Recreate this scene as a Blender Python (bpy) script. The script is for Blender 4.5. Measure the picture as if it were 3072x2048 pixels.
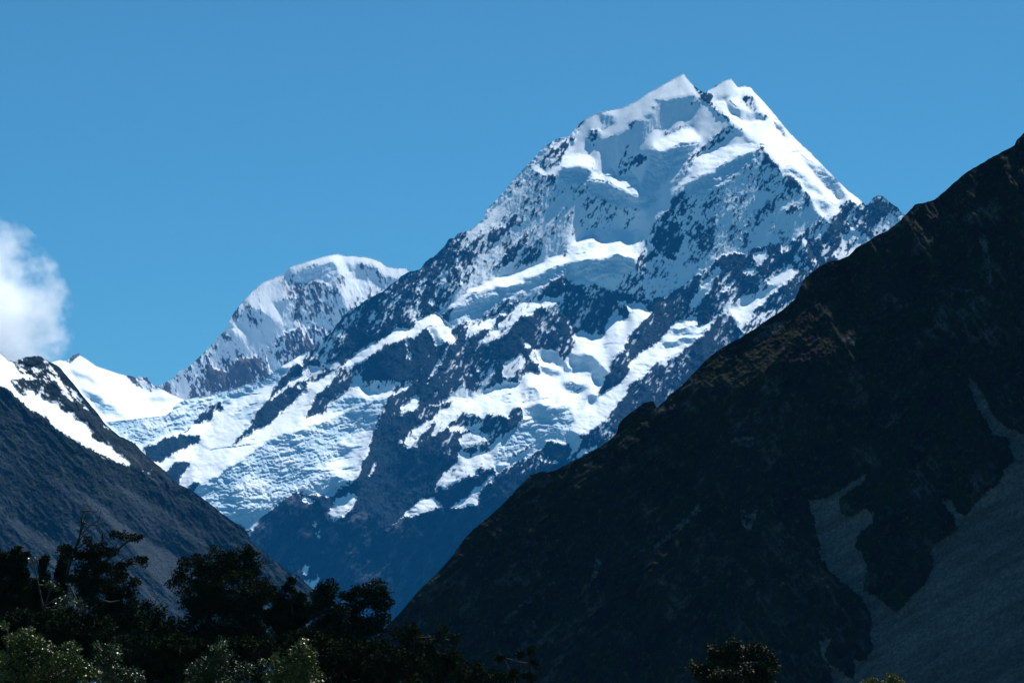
import bpy, math
import numpy as np
from mathutils import Vector
R = math.radians
for o in list(bpy.data.objects): bpy.data.objects.remove(o)
scene = bpy.context.scene
COL = scene.collection

# ------------------------------------------------------------------ camera, sky, sun, exposure
FOCAL, PITCH, CAMZ = 110.0, R(7.15), 1.7
cam_data = bpy.data.cameras.new('camera'); cam = bpy.data.objects.new('camera', cam_data); COL.objects.link(cam)
cam_data.lens = FOCAL; cam_data.sensor_width = 36.0; cam_data.sensor_fit = 'HORIZONTAL'
cam_data.clip_start = 1.0; cam_data.clip_end = 60000.0
cam.location = (0, 0, CAMZ); cam.rotation_euler = (math.pi/2 + PITCH, 0, 0)
scene.camera = cam

SUN_EL, SUN_AZ = R(58), R(38)           # beyond the mountains, to the right
world = bpy.data.worlds.new('World'); scene.world = world; world.use_nodes = True
nt = world.node_tree; nt.nodes.clear()
sky = nt.nodes.new('ShaderNodeTexSky'); sky.sky_type = 'NISHITA'; sky.sun_disc = False
sky.sun_elevation = SUN_EL; sky.sun_rotation = SUN_AZ
sky.altitude = 2500; sky.air_density = 1.0; sky.dust_density = 0.0; sky.ozone_density = 3.0
tint = nt.nodes.new('ShaderNodeMix'); tint.data_type = 'RGBA'; tint.blend_type = 'MULTIPLY'; tint.inputs[0].default_value = 1.0
tint.inputs[7].default_value = (0.40, 0.86, 0.88, 1)
bg = nt.nodes.new('ShaderNodeBackground'); bg.inputs['Strength'].default_value = 0.063
wo = nt.nodes.new('ShaderNodeOutputWorld')
nt.links.new(sky.outputs[0], tint.inputs[6]); nt.links.new(tint.outputs[2], bg.inputs[0]); nt.links.new(bg.outputs[0], wo.inputs[0])

sd = bpy.data.lights.new('sun', 'SUN'); sd.energy = 5.0; sd.angle = R(0.5); sd.color = (1.0, 0.985, 0.96)
sun = bpy.data.objects.new('sun', sd); COL.objects.link(sun)
L = Vector((math.sin(SUN_AZ)*math.cos(SUN_EL), math.cos(SUN_AZ)*math.cos(SUN_EL), math.sin(SUN_EL)))
sun.rotation_euler = L.to_track_quat('Z', 'Y').to_euler(); sun.location = (0, 0, 4000)
vs = scene.view_settings; vs.view_transform = 'Standard'; vs.look = 'None'; vs.exposure = 0.62; vs.gamma = 1.0
scene.render.engine = 'CYCLES'
scene.cycles.volume_bounces = 16
scene.cycles.max_bounces = 20
scene.cycles.volume_step_rate = 0.5

# ------------------------------------------------------------------ helpers
K = 36.0/3072.0
def ray_st(px, py):
    """photo pixel -> slopes X/Y and Z/Y of the ray"""
    u = (px - 1536.0)*K; v = (1024.0 - py)*K
    cp, sp = math.cos(PITCH), math.sin(PITCH)
    dy = cp*FOCAL - sp*v; dz = sp*FOCAL + cp*v
    return u/dy, dz/dy
def at(px, py, Y):
    s, t = ray_st(px, py)
    return Vector((s*Y, Y, CAMZ + t*Y))

def tag(o, label=None, cat=None, group=None, kind=None):
    if label: o['label'] = label
    if cat: o['category'] = cat
    if group: o['group'] = group
    if kind: o['kind'] = kind
    return o

def mesh_np(name, co, faces, mat, parent=None, smooth=True, col=None):
    me = bpy.data.meshes.new(name)
    co = np.ascontiguousarray(co, dtype=np.float32); faces = np.ascontiguousarray(faces, dtype=np.int32)
    n, k = faces.shape
    me.vertices.add(len(co)); me.vertices.foreach_set('co', co.ravel())
    me.loops.add(n*k); me.loops.foreach_set('vertex_index', faces.ravel())
    me.polygons.add(n); me.polygons.foreach_set('loop_start', np.arange(0, n*k, k, dtype=np.int32))
    try: me.polygons.foreach_set('loop_total', np.full(n, k, dtype=np.int32))
    except Exception: pass
    me.polygons.foreach_set('use_smooth', np.full(n, smooth, dtype=bool))
    if col is not None:
        at_ = me.color_attributes.new('cover', 'FLOAT_COLOR', 'POINT')
        at_.data.foreach_set('color', np.ascontiguousarray(col, dtype=np.float32).ravel())
    me.update(calc_edges=True); me.validate()
    me.materials.append(mat)
    o = bpy.data.objects.new(name, me); COL.objects.link(o)
    if parent: o.parent = parent
    return o

# ---- noise
class Noise:
    def __init__(s, seed):
        s.t = np.random.RandomState(seed).rand(256, 256).astype(np.float32)
    def v(s, x, y):
        xi = np.floor(x).astype(np.int32); yi = np.floor(y).astype(np.int32)
        fx = (x-xi).astype(np.float32); fy = (y-yi).astype(np.float32)
        fx = fx*fx*fx*(fx*(fx*6-15)+10); fy = fy*fy*fy*(fy*(fy*6-15)+10)
        x0 = xi & 255; x1 = (xi+1) & 255; y0 = yi & 255; y1 = (yi+1) & 255
        t = s.t
        return (t[y0, x0]*(1-fx)+t[y0, x1]*fx)*(1-fy) + (t[y1, x0]*(1-fx)+t[y1, x1]*fx)*fy
def fbm(x, y, lam, octs=5, seed=0, gain=0.5, ridged=False, ang=0.0, stretch=1.0):
    """about -1..1; lam = wavelength in photo px, stretched along angle ang (radians, y down)"""
    ca, sa = math.cos(ang), math.sin(ang)
    xr = (x*ca + y*sa)/stretch; yr = -x*sa + y*ca
    out = 0; amp = 1.0; tot = 0; l = lam
    for k in range(octs):
        n = Noise(seed*31+k)
        th = 0.0 if k == 0 else (0.3*k if stretch < 1.5 else 0.0)
        c2, s2 = math.cos(th), math.sin(th)
        v = n.v((xr*c2-yr*s2)/l + 17.3*k + seed*7.7, (xr*s2+yr*c2)/l + 5.1*k + seed*3.3)*2-1
        if ridged: v = 1-2*np.abs(v)
        out = out + v*amp; tot += amp; amp *= gain; l *= 0.5
    return out/tot
def phi(n):
    """noise -> roughly uniform 0..1"""
    s = (n - n.mean())/(n.std()+1e-6)
    return 1/(1+np.exp(-1.702*s))

def poly_mask(X, Y, pts):
    pts = np.array(pts, dtype=np.float32)
    m = np.zeros(X.shape, bool)
    x0, y0 = pts.min(0)-20; x1, y1 = pts.max(0)+20
    cols = np.where((XG_ >= x0) & (XG_ <= x1))[0]; rows = np.where((YG_ >= y0) & (YG_ <= y1))[0]
    if len(cols) == 0 or len(rows) == 0: return m
    sl = (slice(rows[0], rows[-1]+1), slice(cols[0], cols[-1]+1))
    xs, ys = X[sl], Y[sl]; inside = np.zeros(xs.shape, bool)
    n = len(pts)
    for i in range(n):
        ax, ay = pts[i]; bx, by = pts[(i+1) % n]
        if ay == by: continue
        c = ((ay > ys) != (by > ys)) & (xs < (bx-ax)*(ys-ay)/(by-ay)+ax)
        inside ^= c
    m[sl] = inside
    return m
def blur(a, n):
    for _ in range(2):
        for ax in (0, 1):
            p = np.pad(a, [(n, n) if k == ax else (0, 0) for k in (0, 1)], mode='edge')
            c = np.cumsum(p, axis=ax, dtype=np.float64)
            c = np.concatenate([np.zeros_like(np.take(c, [0], axis=ax)), c], axis=ax)
            N = a.shape[ax]; w = 2*n+1
            a = (np.take(c, np.arange(w, w+N), axis=ax) - np.take(c, np.arange(0, N), axis=ax))/w
    return a.astype(np.float32)

def poisson(gu, gv, wu, wv):
    """least-squares surface with the given forward differences (cols gu, rows gv)"""
    h, w = gu.shape
    d = np.zeros((h, w))
    gu = gu.copy(); gv = gv.copy(); gu[:, -1] = 0; gv[-1, :] = 0
    d += wu*gu; d[:, 1:] -= wu*gu[:, :-1]
    d += wv*gv; d[1:, :] -= wv*gv[:-1, :]
    m = np.concatenate([d, d[:, ::-1]], 1); m = np.concatenate([m, m[::-1]], 0)
    F = np.fft.rfft2(m)
    ky = 2*np.cos(2*np.pi*np.arange(2*h)/(2*h))-2; kx = 2*np.cos(2*np.pi*np.arange(w+1)/(2*w))-2
    den = wv*ky[:, None]+wu*kx[None, :]; den[0, 0] = 1
    F = F/den; F[0, 0] = 0
    return np.fft.irfft2(F, s=(2*h, 2*w))[:h, :w]

def terrain(name, xr, yr, step, sil, base, regions, dist, mat, warp=7.0, rough=1.0, ang=R(125), seed=1,
            wu=0.13, jag=4.0, anchor=None, extra=None, ybreak=1950, rough_fn=None):
    """Relief of one mountain: every region (rock share, rise away a, rise right b, ice, scree, points) sets the
    steepness and aspect of the ground there; the surface is integrated from those slopes and gets its own depth."""
    global XG_, YG_
    XG_ = np.arange(xr[0], xr[1]+1, step, dtype=np.float32); YG_ = np.arange(yr[0], yr[1]+1, step, dtype=np.float32)
    X, Y = np.meshgrid(XG_, YG_)
    wx = warp*fbm(X, Y, 20, 4, seed+3, 0.7); wy = warp*fbm(X, Y, 20, 4, seed+4, 0.7)
    XW, YW = X+wx*1.6 + 3.5*fbm(X, Y, 6, 2, seed+35), Y+wy*1.6 + 3.5*fbm(X, Y, 6, 2, seed+36)
    rk = np.full(X.shape, base[0], np.float32); A = np.full(X.shape, base[1], np.float32); B = np.full(X.shape, base[2], np.float32)
    ice = np.zeros(X.shape, np.float32); scr = np.zeros(X.shape, np.float32)
    for reg in regions:
        r_, a_, b_, i_, s_, pts = reg
        m = poly_mask(XW, YW, pts)
        if r_ is not None: rk[m] = r_
        if a_ is not None: A[m] = a_
        if b_ is not None: B[m] = b_
        ice[m] = i_; scr[m] = s_
    st = A > 1.55; A = np.where(st, 1.62+(A-1.8)*0.45, A); B = np.where(st, B+0.17, B)
    A = A + 0.24*fbm(X, Y, 70, 4, seed+40, .6, False, ang, 2.0)*(A > 1.4)
    A = blur(A, 2); B = blur(B, 3); rkb = blur(rk, 1); ice = blur(ice, 2)
    s, t = ray_st(X, Y)
    # rough ground: broad ribs and gullies tilt the slope before integration
    ribs = fbm(X, Y, 150, 4, seed+5, 0.55, True, ang, 2.6)
    iscrock = np.clip(rkb*1.4, 0, 1)
    den = np.clip(A + B*s - t, 0.16, 9)
    gv = np.zeros_like(X); gv[:-1] = (t[1:]-t[:-1])/den[:-1]
    gu = np.zeros_like(X); gu[:, :-1] = -(s[:, 1:]-s[:, :-1])*B[:, :-1]/den[:, :-1]
    P = poisson(gu, gv, wu, 1.0)
    P = P - P.mean() if anchor is None else P - P[int((anchor[1]-yr[0])/step), int((anchor[0]-xr[0])/step)]
    m_px = dist*K/FOCAL                                  # metres per photo px
    R0 = rough*m_px
    lx = 14*fbm(X, Y, 90, 3, seed+30)
    d1 = -fbm(X+lx, Y-lx, 95, 6, seed+6, 0.55, True, ang, 3.2)*13.0
    d2 = fbm(X+lx, Y, 36, 5, seed+7, 0.62, True, ang+0.12, 3.0)*-6.0
    d3 = fbm(X, Y, 12, 4, seed+8, 0.65, True, ang-0.1, 1.8)*-2.4
    disp = (d1 + d2 + d3)*(0.10+0.9*iscrock)*R0
    rn = fbm(X+lx, Y*1.6, 46, 3, seed+31, 0.5, True, R(-14), 2.2)
    crack = np.clip((rn-0.62)*6, 0, 1)*np.clip(fbm(X, Y, 110, 3, seed+32)*3.0+0.1, 0, 1)*(A < .75)*(rk < .1)*(rough > .7)
    disp = disp + fbm(X, Y, 60, 3, seed+9)*2.0*m_px + fbm(X, Y, 16, 4, seed+19, 0.65, True, ang, 3.0)*1.0*m_px*(rough>.7) + crack*5.0*m_px + (A > 1.35)*(fbm(X, Y, 11, 3, seed+41, 0.6, True, R(100), 5.0)*-1.8)*m_px*(rough > .7)
    disp = disp - np.abs(fbm(X, Y*1.8, 56, 4, seed+33, .6))*9.0*m_px*(A < .75)*(rough > .7)
    # crevassed ice
    wa = 20*fbm(X, Y, 70, 3, seed+17)
    cr = fbm(X + wa, Y*1.5 + 1.2*wa, 26, 4, seed+10, 0.72, True, R(-20), 1.9)
    cr2 = fbm(X + wa, Y*1.3, 10, 3, seed+12, 0.7, True, R(25), 1.3)
    cr3 = fbm(X + wa, Y*1.4, 64, 3, seed+42, 0.5, True, R(-24), 2.4)
    disp = disp + ice*(cr3*11.0 + cr*9.0 + cr2*3.0)*m_px
    if extra is not None:
        disp, rk, scr = extra(X, Y, disp, rk, scr, m_px)
    dep = dist*np.exp(P) + disp
    # snow or rock: streaky flecks
    fl = 0.45*fbm(X, Y, 16, 4, seed+13, 0.85, False, ang, 3.0) + 0.6*fbm(X, Y, 6, 2, seed+14, 0.9, False, ang, 2.4)
    curv = (.25*d1+d2+1.5*d3); curv = curv/(curv.std()+1e-6)
    nn = phi(0.8*fl/fl.std() + 0.75*curv)
    big = fbm(X, Y, 120, 3, seed+15)
    rr = 0.68*rk + 0.32*blur(rk, 2); mid = rr*(1-rr)*4
    rr = np.clip(rr + (0.55*big+0.4*fbm(X, Y, 44, 2, seed+50, .5, False, ang, 2.0))*mid, 0, 1)
    snow = np.clip((nn - rr)*6.0 + 0.5, 0, 1)
    snow = np.where(rr < 0.015, 1.0, np.where(rr > 0.985, 0.0, snow))
    # silhouette
    sil = np.array(sil, dtype=np.float64)
    sy = np.interp(XG_, sil[:, 0], sil[:, 1])
    jn = fbm(XG_[None, :], np.zeros((1, len(XG_)), np.float32), 26, 4, seed+20, 0.6)[0]
    top_rk = np.array([rkb[min(max(int((yy-yr[0])/step)+4, 0), len(YG_)-1), i] for i, yy in enumerate(sy)])
    sy = sy + jn*jag*np.clip(top_rk+0.12, 0, 1)
    # choose rows (coarser far below), clamp to the silhouette
    ridx = [i for i, yy in enumerate(YG_) if yy <= ybreak or i % 4 == 0 or i == len(YG_)-1]
    Xs, Ys, Ds = X[ridx], Y[ridx], dep[ridx]
    above = Ys < sy[None, :]
    last_above = above.sum(0)                        # first row below the silhouette
    Ys2 = np.maximum(Ys, sy[None, :])
    rows = np.arange(len(ridx))[:, None]
    # depth at the clamped vertex = depth of first row under it
    fb = np.clip(last_above, 0, len(ridx)-1)
    Ds2 = np.where(above, Ds[fb, np.arange(len(XG_))][None, :], Ds)
    S, T = ray_st(Xs, Ys2)
    co = np.stack([S*Ds2, Ds2, CAMZ+T*Ds2], -1)
    icev = np.clip(ice*(0.2+0.8*np.clip(0.30+0.9*cr3+0.9*cr+0.4*cr2+0.9*fbm(X, Y, 90, 3, seed+18), 0, 1)) + 0.8*crack, 0, 1)
    cov = np.stack([snow, icev, scr, nn], -1)[ridx]
    h, w = Xs.shape
    idx = np.arange(h*w).reshape(h, w)
    keep = ~(above[1:, :-1] & above[1:, 1:])
    q = np.stack([idx[:-1, :-1], idx[1:, :-1], idx[1:, 1:], idx[:-1, 1:]], -1)[keep]
    # far side: slopes down behind the crest
    topi = np.clip(last_above-1, 0, h-1)
    tp = co[topi, np.arange(w)]; tcv = cov[fb, np.arange(w)]
    nb = 16; back = []; bcv = []
    hz = float(tp[:, 2].max())+60
    for k in range(1, nb+1):
        f = k/nb; p = tp.copy()
        jn2 = fbm(XG_[None, :], np.full((1, w), k*40.0, np.float32), 60, 3, seed+22)[0]
        p[:, 1] += f*hz*0.9 + jn2*hz*0.02*min(k, 3); p[:, 2] = tp[:, 2]*(1-f) - 3*f
        back.append(p); bcv.append(tcv)
    bco = np.concatenate([co.reshape(-1, 3)]+back, 0); bcov = np.concatenate([cov.reshape(-1, 4)]+bcv, 0)
    prev = idx[topi, np.arange(w)]
    qs = [q]
    for k in range(nb):
        cur = h*w + k*w + np.arange(w)
        qs.append(np.stack([prev[:-1], prev[1:], cur[1:], cur[:-1]], -1)); prev = cur
    faces = np.concatenate(qs, 0)
    used = np.zeros(len(bco), bool); used[faces.ravel()] = True
    remap = np.cumsum(used)-1
    o = mesh_np(name, bco[used], remap[faces], mat, None, True, bcov[used])
    tag(o, kind='structure')
    return o, dep

# ------------------------------------------------------------------ materials
def terrain_mat(name, rock, rock2, snow=(0.88, 0.93, 0.97), icec=(0.46, 0.63, 0.75), scree=(0.2, 0.17, 0.17), sc=0.01, veg=None, vegamt=0.0):
    m = bpy.data.materials.new(name); m.use_nodes = True; nt = m.node_tree; N = nt.nodes; Lk = nt.links
    bs = N['Principled BSDF']
    at_ = N.new('ShaderNodeVertexColor'); at_.layer_name = 'cover'
    sep = N.new('ShaderNodeSeparateColor'); Lk.new(at_.outputs['Color'], sep.inputs[0])
    tc = N.new('ShaderNodeTexCoord')
    def noise(scale, det=6, ro=0.65):
        n = N.new('ShaderNodeTexNoise'); n.inputs['Scale'].default_value = scale; n.inputs['Detail'].default_value = det
        n.inputs['Roughness'].default_value = ro; Lk.new(tc.outputs['Object'], n.inputs['Vector']); return n
    def ramp(fac, lo, hi):
        r = N.new('ShaderNodeMapRange'); r.inputs['From Min'].default_value = lo; r.inputs['From Max'].default_value = hi
        Lk.new(fac, r.inputs['Value']); return r.outputs['Result']
    def mix(f, a, b):
        x = N.new('ShaderNodeMix'); x.data_type = 'RGBA'
        if isinstance(f, float): x.inputs[0].default_value = f
        else: Lk.new(f, x.inputs[0])
        for i, c in ((6, a), (7, b)):
            if isinstance(c, tuple): x.inputs[i].default_value = (*c, 1)
            else: Lk.new(c, x.inputs[i])
        return x.outputs[2]
    n1 = noise(sc); n2 = noise(sc*7, 5, 0.7)
    c = mix(ramp(n1.outputs[0], 0.40, 0.62), rock, rock2)
    if veg is not None:
        nv = noise(sc*2.3, 7, 0.75)
        c = mix(ramp(nv.outputs[0], 0.62-vegamt*0.3, 0.68-vegamt*0.2), c, veg)
        nv2 = noise(sc*14, 4, 0.75)
        c = mix(ramp(nv2.outputs[0], 0.56, 0.68), c, tuple(min(1, v*2.6) for v in veg))
    dark = mix(ramp(n2.outputs[0], 0.35, 0.65), tuple(v*0.6 for v in rock), c)
    c = mix(0.45, c, dark)
    scn = noise(sc*20, 4, 0.8)
    sccol = mix(ramp(scn.outputs[0], 0.40, 0.66), tuple(v*0.6 for v in scree), tuple(v*1.4 for v in scree))
    c = mix(sep.outputs[2], c, sccol)
    sn = mix(sep.outputs[1], snow, icec)
    c = mix(sep.outputs[0], c, sn)
    Lk.new(c, bs.inputs['Base Color'])
    bs.inputs['Roughness'].default_value = 0.85; bs.inputs['Specular IOR Level'].default_value = 0.03
    bump = N.new('ShaderNodeBump'); bump.inputs['Strength'].default_value = 0.5; bump.inputs['Distance'].default_value = 0.04/sc
    bn = noise(sc*12, 6, 0.7); Lk.new(bn.outputs[0], bump.inputs['Height'])
    inv = N.new('ShaderNodeMath'); inv.operation = 'MULTIPLY_ADD'; Lk.new(sep.outputs[0], inv.inputs[0]); inv.inputs[1].default_value = -0.55; inv.inputs[2].default_value = 0.6
    Lk.new(inv.outputs[0], bump.inputs['Strength'])
    Lk.new(bump.outputs[0], bs.inputs['Normal'])
    return m

def simple_mat(name, c1, c2, rough=0.6, scale=3.0, spec=0.3, trans=0.0):
    m = bpy.data.materials.new(name); m.use_nodes = True; nt = m.node_tree; N = nt.nodes; Lk = nt.links
    bs = N['Principled BSDF']; tc = N.new('ShaderNodeTexCoord')
    n = N.new('ShaderNodeTexNoise'); n.inputs['Scale'].default_value = scale; n.inputs['Detail'].default_value = 4
    Lk.new(tc.outputs['Object'], n.inputs['Vector'])
    mr = N.new('ShaderNodeMapRange'); mr.inputs['From Min'].default_value = 0.35; mr.inputs['From Max'].default_value = 0.65; Lk.new(n.outputs[0], mr.inputs['Value'])
    x = N.new('ShaderNodeMix'); x.data_type = 'RGBA'; x.inputs[6].default_value = (*c1, 1); x.inputs[7].default_value = (*c2, 1)
    Lk.new(mr.outputs[0], x.inputs[0]); Lk.new(x.outputs[2], bs.inputs['Base Color'])
    bs.inputs['Roughness'].default_value = rough; bs.inputs['Specular IOR Level'].default_value = spec
    return m

M_alp = terrain_mat('alpine_rock_and_snow', (0.007, 0.024, 0.040), (0.014, 0.032, 0.050), sc=0.006, scree=(0.11, 0.105, 0.13))  # scree here: paler rock streaks, and sunlight painted on low wall patches
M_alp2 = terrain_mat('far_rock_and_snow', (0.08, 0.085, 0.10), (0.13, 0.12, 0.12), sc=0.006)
M_left = terrain_mat('grey_slope_rock', (0.009, 0.019, 0.028), (0.016, 0.027, 0.038), sc=0.018, scree=(0.046, 0.060, 0.076), veg=(0.025, 0.036, 0.025), vegamt=0.35)
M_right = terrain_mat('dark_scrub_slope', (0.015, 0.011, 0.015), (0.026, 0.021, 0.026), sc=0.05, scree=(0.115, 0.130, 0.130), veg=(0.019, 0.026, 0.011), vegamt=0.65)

# ------------------------------------------------------------------ the main snow mountain
silA = [(280,1285),(316,1266),(408,1256),(497,1246),(515,1232),(527,1210),(578,1193),(636,1183),(690,1169),(718,1161),(738,1152),(779,1146),(796,1139),(816,1118),(840,1101),(881,1078),(908,1060),(929,1052),
(946,1040),(966,1030),(976,1010),(997,993),(1007,975),(1024,955),(1044,935),(1071,918),(1099,901),(1119,890),(1146,873),(1173,853),(1194,839),(1201,826),(1231,817),(1258,809),(1265,804),(1278,785),(1300,771),(1312,760),(1336,733),(1346,719),(1363,716),(1373,702),(1401,693),(1418,685),(1452,656),(1461,629),(1488,601),(1519,564),(1546,533),(1577,499),(1604,472),(1631,441),(1655,424),(1672,416),(1706,409),(1720,394),(1735,375),(1754,358),(1778,345),(1805,334),(1842,328),(1876,319),(1910,302),(1937,283),(1978,260),(2016,239),(2039,226),(2051,220),(2063,234),(2072,248),(2094,268),(2114,279),(2118,276),(2141,261),(2165,246),(2186,237),(2194,236),(2204,249),(2214,261),(2238,258),(2252,260),(2262,275),(2289,302),(2320,339),(2357,384),(2391,421),(2429,455),(2459,486),(2486,513),(2507,535),(2522,550),(2544,571),(2571,591),(2588,606),(2597,616),(2604,613),(2612,605),(2621,591),(2639,586),(2653,593),(2667,605),(2680,615),(2694,625),(2707,642),(2718,646),(2760,690),(2860,740)]
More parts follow.
